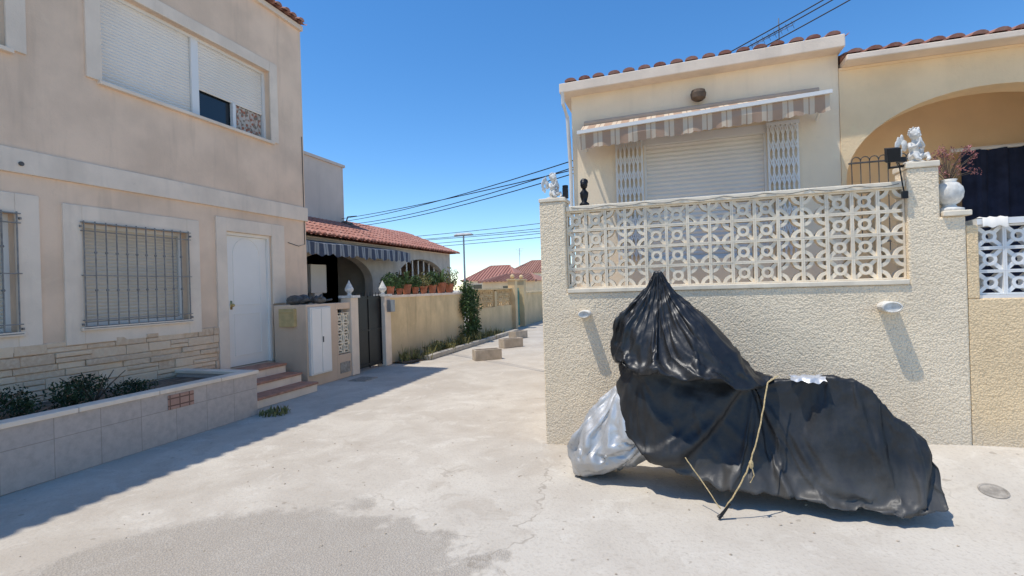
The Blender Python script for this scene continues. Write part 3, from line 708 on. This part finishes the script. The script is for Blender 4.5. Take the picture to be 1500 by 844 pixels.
# ------------------------------------------------------------------ power lines
def cable(pts,r,sag,label,name="power_line",seg=14):
    a=Vector(pts[0]); b=Vector(pts[1]); P=[]
    for i in range(seg+1):
        t_=i/seg; p=a.lerp(b,t_); p.z-=sag*4*t_*(1-t_); P.append(p)
    mb=MB(); mb.tube(P,r,5); o=mb.out(name,'rubber'); tag(o,label,"cable",group="overhead cables")
for i,(dz,dz2,dy,s) in enumerate(((0,0,0,.10),(-.07,-.05,.1,.13),(-.13,.09,.0,.05),(-.17,-.16,.05,.12))):
    cable([(-1.27,7.15+dy,3.36+dz),(-9.45,13.3+dy*3,3.75+dz2)],.008,s,"black overhead cable crossing the lane between houses")
for i,(z0,z1,s) in enumerate(((5.2,6.1,.3),(5.0,5.7,.25),(4.9,5.35,.1),(4.7,5.6,.35),(4.4,5.2,.2))):
    cable([(-26,31,z0),(1,31+i*.3,z1)],.018,s,"black overhead cable spanning above distant roofs")
for i,d in enumerate((0,.13,.2)): cable([(-.4,9.6,4.75+d),(6.5,8.2,7.35+d*1.3)],.010,.12,"black cable rising above the tiled roof")
# ------------------------------------------------------------------ front wall (right)
YW=5.11; fy=FY(YW)
fwl=thing("front_wall","cream pebbledash garden wall topped by ornamental concrete lattice","wall",(.5,5.2,0))
mb=MB()
def prism(P,y0,y1):
    n_=len(P); mb.add([(x,y0,z) for x,z in P]+[(x,y1,z) for x,z in P],[tuple(range(n_)),tuple(reversed(range(n_,2*n_)))]+[(i,(i+1)%n_,n_+(i+1)%n_,n_+i) for i in range(n_)])
prism([(-1.275,-.1),(2.30,-.1),(2.30,2.08),(2.128,2.08),(2.128,2.50),(1.90,2.50),(1.90,1.53),(-1.01,1.53),(-1.01,2.46),(-1.275,2.46)],YW,YW+.25)
mb.box(-1.27,-1.05,YW+.251,7.0,-.1,1.53)
mb.out("wall",'pebble',fwl,bevel=.014)
mb=MB(); mb.box(-1.28,-1.004,YW-.008,YW+.27,2.461,2.50); mb.box(1.892,2.134,YW-.01,YW+.27,2.501,2.55); mb.box(2.137,2.335,YW-.025,YW+.27,2.081,2.125); mb.box(-1.008,1.898,YW-.015,YW+.255,1.531,1.575); mb.out("coping",'lattice',fwl,bevel=.008)
mb=MB(); lattice(mb,FY(YW+.05),-1.0075,15,1.577,4,2.905/15,-.10,0,1.18,.194); mb.out("lattice",'lattice',fwl)
mb=MB(); mb.box(-1.008,1.898,YW+.025,YW+.20,2.354,2.405); mb.out("top_rail",'lattice',fwl,bevel=.006)
for X,Z,R in((-.83,1.325,.048),(1.73,1.35,.062)):
    mb=MB(); V=[];S_=18; L_=[(R,.02),(R,-.12),(R*.86,-.125),(R*.82,-.115),(.004,-.112)]
    for r,n_ in L_:
        for k in range(S_):
            a=2*math.pi*k/S_; V.append((X+r*1.2*math.cos(a),YW+n_,Z+r*.74*math.sin(a)+.02*n_))
    Fa=[(i*S_+k,i*S_+(k+1)%S_,(i+1)*S_+(k+1)%S_,(i+1)*S_+k) for i in range(4) for k in range(S_)]
    mb.add(V,Fa); mb.out("drain_spout",'marble',fwl,smooth=False)
cherub("cherub_statue",(-1.15,YW+.10,2.50),.30,math.radians(50),"small white praying cherub statue on the wall pier")
cherub("cherub_statue",(2.0,YW+.11,2.55),.34,math.radians(20),"weathered white praying cherub statue on the tall pier")
e=thing("flower_urn","white globe shaped urn holding dried purplish flowers on the pier","urn",(2.235,YW+.11,2.126))
mb=MB(); mb.lathe([(.10,0),(.10,.025),(.055,.04),(.045,.06),(.07,.075),(.095,.115),(.102,.16),(.095,.20),(.07,.235),(.05,.25),(.06,.27),(.05,.272),(.04,.255)],(2.235,YW+.11,2.126),24); mb.out("urn",'marble',e,smooth=True)
mb=MB(); mf=MB()
for i in range(30):
    a=random.uniform(0,6.28); r=random.uniform(.03,.20); z=random.uniform(2.44,2.68); tip=(2.25+r*math.cos(a),YW+.11+r*math.sin(a)*.7,z)
    mb.tube([(2.235,YW+.11,2.36),(2.235+r*.4*math.cos(a),YW+.11+r*.3*math.sin(a),(z+2.4)/2),tip],[.003,.0025,.002],4)
    leaves(mf,tip,(.032,.032,.038),18,.012)
mb.out("stems",'bark',e); o=mf.out("flowers",'redplant',e,fix=False)
mb=MB(); mb.lathe([(.05,0),(.05,.03),(.025,.05),(.04,.10),(.045,.14),(.02,.17),(.018,.19)],(-.83,YW+.12,2.405),14); mb.ball((-.83,YW+.12,2.63),(.038,.045,.05),12); mb.ball((-.83,YW+.135,2.66),(.042,.045,.035),12); mb.ball((-.83,YW+.075,2.625),(.01,.012,.012),8)
o=mb.out("bust_figurine",'black',smooth=True); tag(o,"small black bust figurine standing on the lattice top","figurine")
mb=MB(); mb.box(-1.04,-.99,YW+.05,YW+.11,2.50,2.60); mb.tube([(-1.015,YW+.08,2.60),(-1.015,YW+.08,2.63)],.03,8); o=mb.out("wall_lantern",'black'); tag(o,"tiny black lantern beside the cherub on the pier","lantern")
e=thing("floodlight","black floodlight on bracket fixed to the wall pier","floodlight",(1.83,YW+.05,2.5))
mb=MB(); mb.hexa([(1.745,YW-.08,2.55),(1.835,YW-.08,2.55),(1.835,YW-.02,2.56),(1.745,YW-.02,2.56),(1.73,YW-.10,2.66),(1.83,YW-.10,2.66),(1.83,YW-.04,2.68),(1.73,YW-.04,2.68)])
for i in range(5): mb.box(1.745+i*.018,1.75+i*.018,YW-.03,YW+.0,2.57,2.66)
mb.out("housing",'black',e,bevel=.006)
mb=MB(); mb.tube([(1.78,YW+.0,2.6),(1.8,YW+.06,2.53),(1.90,YW+.03,2.53)],.012,6); mb.box(1.845,1.895,YW-.01,YW+.05,2.56,2.60); mb.tube([(1.84,YW-.02,2.55),(1.86,YW-.03,2.35),(1.88,YW-.012,2.28)],.006,5); mb.box(1.855,1.895,YW-.035,YW-.006,2.25,2.31); mb.out("bracket",'black',e)
mb=MB(); P=[]
for i in range(60):
    u=-.95+2.8*i/59; P.append((u,YW+.02+.006*math.sin(i*2),2.39-.022*abs(math.sin(i*.42))))
mb.tube(P,.003,4)
o=mb.out("light_string",'iron'); tag(o,"thin wire light string hung along the lattice","light string")
# ------------------------------------------------------------------ bungalow right
h1=thing("cream_house","cream single storey house with tiled roof and striped awning","house",(.3,8,0))
fh=FY(7.0); W=(-.31,1.16,1.9,3.5)
RS=.09/3.34
mb=MB(); facade(mb,fh,-1.25,1.95,0,4.2,[W],.2); mb.box(-1.25,1.95,7.2,13.5,0,4.2)
mb.add([(-1.25,7.0,4.2),(1.95,7.0,4.2),(1.95,7.0,4.28)],[(0,1,2)]); mb.out("wall",'creamwall',h1)
mb=MB(); mb.hexa([(-1.37,6.78,4.185),(1.97,6.78,4.255),(1.97,13.6,4.255),(-1.37,13.6,4.185),(-1.37,6.78,4.31),(1.97,6.78,4.40),(1.97,13.6,4.40),(-1.37,13.6,4.31)]); mb.out("fascia",'trim',h1,bevel=.01)
mb=MB(); tiles(mb,(-1.33,6.87,4.332),(1,0,RS),(0,1,.25),3.3,3.2,.19); mb.add([(-1.36,6.8,4.313),(1.96,6.8,4.403),(1.96,10.2,5.19),(-1.36,10.2,5.1),(1.96,13.6,4.40),(-1.36,13.6,4.3)],[(0,1,2,3),(3,2,4,5),(0,3,5),(1,4,2)]); mb.out("roof",'tile',h1,fix=False)
mb=MB(); slats(mb,fh,W[0],W[1],W[2],W[3]-.02,-.07,.055,.009); w=mb.out("window_shutter",'shutter',h1)
mb=MB(); frame_ring(mb,fh,W[0]+.03,W[1]-.03,W[2]+.03,W[3]-.03,.035,-.1,-.03); mb.fb(fh,W[0]-.02,W[1]+.02,3.42,3.52,-.06,.01); mb.out("frame",'frame',w)
for a,b in((-.66,-.33),(1.17,1.49)):
    mb=MB(); k=7
    for i in range(k): u=a+(b-a)*i/(k-1); mb.fb(fh,u-.011,u+.011,1.9,3.50,.04,.058)
    for i in range(k-1):
        u=a+(b-a)*i/(k-1); u2=a+(b-a)*(i+1)/(k-1); z=1.95
        while z<3.4:
            mb.ribbon(fh,[(u,z),(u2,z+.16)],.012,.058,.063); mb.ribbon(fh,[(u,z+.16),(u2,z)],.012,.0635,.068); z+=.20
    mb.fb(fh,a-.02,b+.02,3.48,3.52,.03,.075); mb.out("folding_grille",'frame',h1)
mb=MB(); V=[];N=130
for i in range(N+1):
    u=-1.08+2.81*i/N; scl=.018*abs(math.sin(math.pi*(u+50)/.1075))+.012*noise.noise(Vector((u*3,0,0))); dz=.125*i/N-.04
    V+=[(u,6.97,3.80+dz*.5),(u,6.58,3.62+dz),(u,6.53,3.59+dz),(u,6.52+.01*math.sin(u*5),3.48+dz),(u,6.53+.012*math.sin(u*17),3.385-scl+dz)]
mb.add(V,[(5*i+k,5*i+5+k,5*i+6+k,5*i+1+k) for i in range(N) for k in range(4)]); aw=mb.out("awning",'awn',h1,fix=False)
mb=MB(); mb.hexa([(-1.10,6.495,3.525),(1.75,6.495,3.65),(1.75,6.535,3.65),(-1.10,6.535,3.525),(-1.10,6.495,3.568),(1.75,6.495,3.693),(1.75,6.535,3.693),(-1.10,6.535,3.568)]); mb.tube([(-1.06,6.98,3.42),(-1.06,6.55,3.54)],.015,6); mb.tube([(1.70,6.98,3.5),(1.70,6.55,3.66)],.015,6); mb.out("awning_rail",'frame',aw)
mb=MB(); mb.tube([(-1.07,6.93,3.77),(1.72,6.93,3.83)],.04,12); mb.out("awning_roller",'awnc',aw)
mb=MB(); mb.lathe([(.045,0),(.085,.03),(.095,.09),(.08,.13)],(.38,6.89,3.88),14); mb.box(.35,.41,6.92,7.0,3.94,4.0)
mb.out("wall_lamp",'bark',h1)
mb=MB(); mb.tube([(-1.33,6.80,4.2),(-1.33,6.82,4.05),(-1.30,6.95,3.9),(-1.28,6.97,3.2),(-1.28,6.97,1.0)],.025,8); mb.out("drain_pipe",'white',h1)
mb=MB(); mb.box(-1.05,2.3,5.37,7.0,0,.95); o=mb.out("terrace",'concrete',h1)
e=thing("tv_antenna","thin grid television antenna on the tiled roof","antenna",(1.75,9.2,4.8))
mb=MB(); mb.tube([(1.75,9.2,4.7),(1.75,9.2,5.80)],.009,6); mb.out("mast",'galv',e)
mb=MB(); mb.tube([(1.35,9.2,5.42),(1.95,9.2,5.66)],.005,5)
for i in range(8):
    t_=i/7; x=1.35+.6*t_; z=5.42+.24*t_; mb.tube([(x,9.2-.14,z-.03),(x,9.2+.14,z+.03)],.003,4); mb.tube([(x-.02,9.2,z+.06),(x+.02,9.2,z-.06)],.003,4)
mb.out("elements",'iron',e)
# ------------------------------------------------------------------ ochre neighbour
h2=thing("ochre_house","ochre stucco house with wide arched porch and tile roof","house",(4,7.5,0))
fo=FY(6.99)
mb=MB(); arched(mb,fo,1.952,7,0,4.05,2.0,4.9,2.75,3.68,.3); mb.out("wall",'ochre',h2)
mb=MB(); mb.box(1.952,7,8.6,13.5,0,4.05); mb.box(1.953,2.0,7.29,8.6,0,4.05); mb.out("porch_wall",'porch',h2)
mb=MB(); mb.box(1.952,7,6.98,13.5,4.051,4.08); mb.out("ceiling",'porch',h2)
mb=MB(); mb.box(1.975,7.2,6.76,13.6,4.082,4.15); mb.out("fascia",'trim',h2,bevel=.01)
mb=MB(); tiles(mb,(1.98,6.83,4.168),(1,0,0),(0,1,.28),5,3,.19); mb.add([(1.975,6.77,4.152),(7.2,6.77,4.152),(7.2,10.2,5.1),(1.975,10.2,5.1),(7.2,13.6,4.15),(1.975,13.6,4.15)],[(0,1,2,3),(3,2,4,5),(0,3,5),(1,4,2)]); mb.out("roof",'tile',h2,fix=False)
mb=MB(); V=[];N=60
for i in range(N+1):
    u=3.72+2.2*i/N; yy=8.35+.045*math.sin(i*.9)+.02*math.sin(i*2.3); V+=[(u,yy,.9),(u,yy,3.24)]
mb.add(V,[(2*i,2*i+2,2*i+3,2*i+1) for i in range(N)]); mb.out("curtain",'curtain',h2,smooth=True)
mb=MB(); mb.tube([(3.6,8.35,3.26),(6,8.35,3.26)],.025,6); mb.out("curtain_rail",'frame',h2)
mb=MB()
for i in range(8): u=2.03+i*.09; mb.tube([(u,6.9,1.9),(u,6.9,2.95)],.006,5); mb.ribbon(FY(6.9),arc((u+.045,2.95),.045,0,math.pi,6),.009,-.005,.005)
mb.box(2.0,2.75,6.885,6.915,2.92,2.935); mb.box(2.0,2.75,6.885,6.915,2.0,2.02); mb.out("railing",'iron',h2)
nw=thing("ochre_garden_wall","ochre roughcast garden wall topped by white lattice","wall",(3,5.15,0))
mb=MB(); mb.box(2.302,5,YW+.01,YW+.24,-.1,1.40); mb.box(2.302,2.385,YW+.008,YW+.26,1.40,2.0); mb.out("wall",'ochrepebble',nw,bevel=.01)
mb=MB(); lattice(mb,FY(YW+.06),2.39,12,1.43,3,.19,-.09,0,1.1); mb.box(2.386,5,YW+.03,YW+.22,1.401,1.428); mb.box(2.386,5,YW+.03,YW+.2,2.002,2.05); mb.out("lattice",'latticewhite',nw)
mb=MB(); V=[]
for i in range(13):
    u=2.42+i*.014; V+=[(u,YW+.02,1.98+.01*math.sin(i)),(u,YW+.025,2.056),(u,YW+.10,2.062+.01*math.sin(i*1.3)),(u,YW+.21,2.056)]
mb.add(V,[(4*i+k,4*i+4+k,4*i+5+k,4*i+1+k) for i in range(12) for k in range(3)]); o=mb.out("hanging_cloth",'white',fix=False,smooth=True); tag(o,"white cloth draped over the neighbouring lattice","cloth")
mb=MB(); mx,my=2.10,4.42; R_=.085
V=[];S_=28
for r in(R_,R_*.86,R_*.84,.02):
    for k in range(S_):
        a=2*math.pi*k/S_; x=mx+r*math.cos(a); y=my+r*math.sin(a); V.append((x,y,gz2(x,y)+(.005 if r>R_*.85 else .002)))
mb.add(V,[(i*S_+k,i*S_+(k+1)%S_,(i+1)*S_+(k+1)%S_,(i+1)*S_+k) for i in range(3) for k in range(S_)]+[tuple(3*S_+k for k in range(S_))])
o=mb.out("manhole_cover",'ironcover'); tag(o,"small round dusty manhole cover set in concrete","manhole cover")
mb=MB(); 
for i in range(10): mb.box(-5.65,-5.35,8.05+i*.04,8.07+i*.04,.002,.014)
mb.box(-5.68,-5.32,8.02,8.46,-.02,.006); o=mb.out("drain_grate",'ironcover'); tag(o,"rusty drain grate beside the garden pillar","drain")
# ------------------------------------------------------------------ covered motorcycle
def ip(P,x):
    if x<=P[0][0]: return P[0][1]
    for (a,b),(c,d) in zip(P,P[1:]):
        if x<=c: return b+(d-b)*(x-a)/(c-a)
    return P[-1][1]
AX=lambda X:4.27-.13*X
XE=1.63
ZT=[(-.44,.95),(-.38,1.10),(-.2,1.14),(.2,1.06),(.5,.93),(.62,.84),(.70,.875),(.86,.885),(1.02,.915),(1.18,.90),(1.28,.83),(1.40,.66),(1.48,.60),(1.57,.50),(1.62,.34),(1.63,.26)]
ZB=[(-.44,.62),(-.36,.42),(-.2,.26),(0,.2),(.4,.14),(1.2,.09),(1.58,.11),(1.63,.13)]
WB=[(-.44,.10),(-.38,.22),(-.1,.32),(.1,.34),(.4,.32),(.6,.26),(.8,.27),(1,.29),(1.3,.26),(1.52,.19),(1.63,.10)]
WT=[(-.44,.08),(-.35,.16),(0,.18),(.3,.12),(.6,.04),(1.1,.08),(1.3,.07),(1.5,.07),(1.63,.03)]
def ridge(v,oct=2):
    s=0;a=1;n_=0;q=v.copy()
    for _ in range(oct):
        s+=a*(1-2*min(1,abs(noise.noise(q))*2.2)); n_+=a; a*=.38; q=q*2.17+Vector((3.1,1.7,5.3))
    return s/n_
def loftA(nx,nv,off=0):
    V=[]
    for i in range(nx+1):
        X=-.44+(XE+.44)*i/nx
        w=max(.02,ip(WB,X)-off); wt=max(.012,ip(WT,X)-off*.5); zt=ip(ZT,X)-off
        for j in range(nv+1):
            q=2*j/nv-1; sd=-1 if q<0 else 1; h=1-abs(q)
            zb=ip(ZB,X)+(.055*noise.noise(Vector((X*5.5,sd*3,2)))+.02*noise.noise(Vector((X*17,sd*3,5))) if off==0 else 0)
            zs=zt-.10*min(1,(zt-zb)/.5)
            if h<.72:
                k=h/.72; y=w+(wt-w)*k**.95; z=zb+(zs-zb)*k
                if off==0:
                    dx=X-.62; an=math.atan2(z-1.0,dx); wob=noise.noise(Vector((X*1.4,k*1.2,sd*2)))
                    r1=ridge(Vector((an*2.1+wob*.5,.3*math.hypot(dx,z-1.0),sd*4)),1)
                    r2=ridge(Vector((X*2.2+wob*.7+k*.5,k*.4,sd*4+9)),1)
                    m=ss((X-.75)/.3); y+=(1-k)**.5*(.055*r1*(1-m)+.050*r2*m)
            else:
                k=(h-.72)/.28*math.pi/2; y=wt*math.cos(k); z=zs+(zt-zs)*math.sin(k)
            V.append((X,AX(X)+sd*y,z))
    return V,[(i*(nv+1)+j,i*(nv+1)+j+1,(i+1)*(nv+1)+j+1,(i+1)*(nv+1)+j) for i in range(nx) for j in range(nv)]
RL=[(0,0,1.71),(.12,.06,1.68),(.45,.27,1.50),(.65,.37,1.38),(.85,.36,1.18),(1,.345,1.0)]
RR=[(0,0,1.71),(.08,.05,1.69),(.35,.24,1.54),(.6,.44,1.36),(.8,.61,1.17),(1,.76,.91)]
RN=[(0,0,1.71),(.15,.06,1.64),(.35,.14,1.49),(.6,.25,1.28),(.8,.32,1.12),(1,.38,.96)]
def loftB(na,nr,off=0):
    V=[]
    for i in range(nr+1):
        v=.02+.98*i/nr
        for a in range(na):
            th_=2*math.pi*a/na; c=math.cos(th_); s=math.sin(th_)
            Lr=RR if c>0 else RL; g=lambda T,q: ip([(x[0],x[q]) for x in T],v)
            r=c*c*g(Lr,1)+s*s*g(RN,1); z=c*c*g(Lr,2)+s*s*g(RN,2)
            if off==0:
                z+=.06*v**3*noise.noise(Vector((c*2.2,s*2.2,9)))
                wob=noise.noise(Vector((c*1.2,s*1.2,v*2)))*.6
                r+=.045*v*ridge(Vector((c*1.3+wob,s*1.3-wob,v*1.1)),1)
            r=max(.004,r-off); z-=off
            x=-.11+r*c; V.append((x,AX(x)-r*s,z))
    Fa=[(i*na+a,i*na+(a+1)%na,(i+1)*na+(a+1)%na,(i+1)*na+a) for i in range(nr) for a in range(na)]; Fa.append(tuple(reversed(range(na))))
    return V,Fa
def loftC(na,nr,off=0):
    V=[];c0=(-.47,4.35,.40)
    for i in range(nr+1):
        ph=.06+(math.pi*.93-.06)*i/nr
        for a in range(na):
            th_=2*math.pi*a/na; d=Vector((math.cos(th_)*math.sin(ph),math.sin(th_)*math.sin(ph),math.cos(ph)))
            k=1+(.18*ridge(d*1.15+Vector((5,1,2)),1) if off==0 else 0)
            tp=1-.30*max(0,d.z)
            V.append((c0[0]+d.x*((.36 if d.x<0 else .50)-off)*k*tp+.15*d.z,c0[1]+d.y*(.24-off)*k*tp,c0[2]+d.z*((.31 if d.z<0 else .40)-off)*k))
    Fa=[(i*na+a,i*na+(a+1)%na,(i+1)*na+(a+1)%na,(i+1)*na+a) for i in range(nr) for a in range(na)]; Fa.append(tuple(reversed(range(na))))
    return V,Fa
bike=thing("covered_motorcycle","motorcycle parked by the wall under black and silver tarpaulins","motorcycle",(.5,4.1,0))
def orient(o,centre):
    me=o.data; tot=0
    for p in me.polygons: tot+=p.normal.dot(p.center-centre)*p.area
    if tot<0: me.flip_normals()
def col_obj(V,Fa):
    mb=MB(); mb.add(V,Fa); o=mb.out("tmp",'black'); c=o.modifiers.new("col",'COLLISION'); o.collision.thickness_outer=.006; o.collision.cloth_friction=40; return o
def drape(o,pins,shrink,frames,bend=.02):
    vg=o.vertex_groups.new(name="pin")
    for i,w in pins: vg.add([i],w,'REPLACE')
    md=o.modifiers.new("cloth",'CLOTH'); s=md.settings; s.quality=5; s.mass=.12; s.tension_stiffness=14; s.compression_stiffness=14; s.shear_stiffness=4; s.bending_stiffness=bend; s.tension_damping=8; s.compression_damping=8; s.shear_damping=5; s.air_damping=3
    s.vertex_group_mass="pin"; s.shrink_min=shrink; s.pin_stiffness=1
    md.collision_settings.use_collision=True; md.collision_settings.distance_min=.006; md.collision_settings.use_self_collision=False
    md.point_cache.frame_start=1; md.point_cache.frame_end=frames+2
NXA,NVA=170,92; NAB,NRB=190,60; NAC,NRC=130,66
VA,FA=loftA(NXA,NVA); mb=MB(); mb.add(VA,FA); oA=mb.out("black_cover",'cover',bike,smooth=True,fix=False)
VB,FB=loftB(NAB,NRB); mb=MB(); mb.add(VB,FB); oB=mb.out("plastic_hood",'bag',bike,smooth=True,fix=False)
VC,FC=loftC(NAC,NRC); mb=MB(); mb.add(VC,FC); oC=mb.out("silver_cover",'silver',bike,smooth=True,fix=False)
orient(oA,Vector((.6,4.2,.4))); orient(oB,Vector((.1,4.25,1.1))); orient(oC,Vector((-.5,4.36,.37)))
tm=[]
tm.append(col_obj(*loftA(60,40,.07))); tm.append(col_obj(*loftB(48,20,.07))); tm.append(col_obj(*loftC(40,20,.08)))
mb=MB(); mb.box(-2,3,3,5,-.1,.012); o=mb.out("tmp",'black'); o.modifiers.new("col",'COLLISION'); o.collision.thickness_outer=.005; tm.append(o)
nv=NVA+1; pins=[]
for i in range(NXA+1):
    if i%16<3: pins+=[(i*nv,1),(i*nv+NVA,1)]
    for q in range(-4,5): pins.append((i*nv+NVA//2+q,.6))
for j in range(nv): pins.append((NXA*nv+j,1))
drape(oA,pins,-.045,12)
pins=[(a,1) for a in range(NAB*3)]+[(NRB*NAB+a,1) for a in range(NAB) if a%24<4]
drape(oB,pins,-.05,12)
pins=[(a,1) for a in range(NAC*2)]+[(NRC*NAC+a,1) for a in range(NAC)]
drape(oC,pins,-.07,12)
try:
    for fr_ in range(1,13): sc.frame_set(fr_)
    dg=bpy.context.evaluated_depsgraph_get()
    for o in(oA,oB,oC):
        me=bpy.data.meshes.new_from_object(o.evaluated_get(dg)); xs_=[v.co.z for v in me.vertices]
        bad=max(xs_)>2.0 or min(xs_)<-.2 or any(math.isnan(x) for x in xs_)
        o.modifiers.clear()
        if not bad: o.data=me
except Exception as ex: print("cloth",ex)
for o in tm: bpy.data.objects.remove(o,do_unlink=True)
sc.frame_set(1)
def crease(o,fn):
    me=o.data
    no=[v.normal.copy() for v in me.vertices]; cs=[v.co.copy() for v in me.vertices]
    for v,n_,c in zip(me.vertices,no,cs): v.co=c+n_*fn(c)
    for p in me.polygons: p.use_smooth=True
    o.vertex_groups.clear(); s_=o.modifiers.new("thick",'SOLIDIFY'); s_.thickness=.003; s_.offset=-1
def w3(c,s,o): 
    q=c*s; return q+Vector((noise.noise(q*.6+Vector((o,0,0))),noise.noise(q*.6+Vector((0,o,7))),noise.noise(q*.6+Vector((3,0,o)))))*1.2
crease(oA,lambda c: ridge(w3(Vector((c.x,c.y,c.z*.7)),3.8,3),2)*.010)
crease(oB,lambda c: ridge(w3(Vector((c.x,c.y,c.z*.8)),3.8,8),2)*.011*min(1,(1.72-c.z)*5))
crease(oC,lambda c: ridge(w3(Vector((c.x+c.z*.5,c.y,c.z*.6)),4.5,5),2)*.015)
mb=MB(); V=[];nx_,ny_=26,12
for i in range(nx_+1):
    for j in range(ny_+1):
        a=i/nx_; b=j/ny_; x=.78+.22*a+.03*noise.noise(Vector((b*4,1,1))); y=4.02+.14*b+.03*noise.noise(Vector((a*5,2,b*2)))
        z=.908+.010*ridge(Vector((a*2,b*2,4)),2)-.9*max(0,4.045-y); V.append((x,y,z))
mb.add(V,[(i*(ny_+1)+j,(i+1)*(ny_+1)+j,(i+1)*(ny_+1)+j+1,i*(ny_+1)+j+1) for i in range(nx_) for j in range(ny_)])
o=mb.out("silver_lining",'silver',bike,smooth=True)
def rope(P,r=.007):
    mb=MB(); Q=[]
    for i in range(len(P)-1):
        for k in range(5):
            t_=k/5; q=Vector(P[i]).lerp(Vector(P[i+1]),t_); Q.append(q+Vector((random.uniform(-.003,.003),0,random.uniform(-.003,.003))))
    Q.append(Vector(P[-1])); mb.tube(Q,r,6)
    return mb
mb=rope([(.70,4.05,.92),(.62,3.98,.88),(.55,3.86,.62),(.47,3.77,.38),(.39,3.74,.22),(.27,3.72,.03)],.005)
mb.ball((.47,3.76,.37),(.016,.013,.03),8); mb.tube([(.47,3.76,.37),(.485,3.75,.30),(.46,3.75,.25)],.004,5); mb.out("rope",'rope',bike)
mb=rope([(.05,3.85,.36),(.14,3.81,.24),(.27,3.74,.06)],.004); mb.out("rope",'rope',bike)
mb=MB(); mb.tube([(.33,3.72,.11),(.27,3.71,.03),(.25,3.70,.015)],[.007,.012,.015],8); mb.out("rope_hook",'black',bike)
mb=MB()
for i in range(140):
    x=random.uniform(-4,2); y=random.uniform(2.0,5); s=random.uniform(.003,.008)
    mb.ball((x,y,gz2(x,y)+s*.5),(s*1.3,s,s*.7),6)
o=mb.out("gravel",'concrete'); tag(o,"scattered small stones and grit on the concrete","gravel",kind="stuff")
# ------------------------------------------------------------------ light + camera
SD=Vector((.31,.21,-1)).normalized()
L=bpy.data.lights.new("sun",'SUN'); L.energy=3.95; L.angle=math.radians(.6); L.color=(1,.95,.86)
lo=bpy.data.objects.new("sun",L); COL.objects.link(lo); lo.rotation_euler=SD.to_track_quat('-Z','Y').to_euler()
w=bpy.data.worlds.new("World"); sc.world=w; w.use_nodes=True
nt=w.node_tree; bg=nt.nodes["Background"]; s=nt.nodes.new("ShaderNodeTexSky"); s.sky_type='NISHITA'; s.sun_disc=False
s.sun_elevation=math.asin(-SD.z); s.sun_rotation=math.atan2(-SD.x,-SD.y); s.dust_density=.0; s.ozone_density=3.4; s.air_density=.9
hs=nt.nodes.new("ShaderNodeHueSaturation"); hs.inputs["Saturation"].default_value=1.25; hs.inputs["Value"].default_value=1.32
nt.links.new(s.outputs[0],hs.inputs["Color"]); nt.links.new(hs.outputs[0],bg.inputs[0]); bg.inputs[1].default_value=.15
sc.view_settings.view_transform='Standard'; sc.view_settings.look='None'; sc.view_settings.exposure=0
c=bpy.data.cameras.new("camera"); co=bpy.data.objects.new("camera",c); COL.objects.link(co); c.lens=36*754/1500; c.clip_end=3000; c.clip_start=.05
co.matrix_world=Matrix.Translation((0,0,1.6))@Matrix.Rotation(math.radians(17.3),4,'Z')@Matrix.Rotation(math.radians(90),4,'X')@Matrix.Rotation(-math.asin(.03),4,'Z')
sc.camera=co
bpy.context.view_layer.update()
print("time",time.time()-T0)
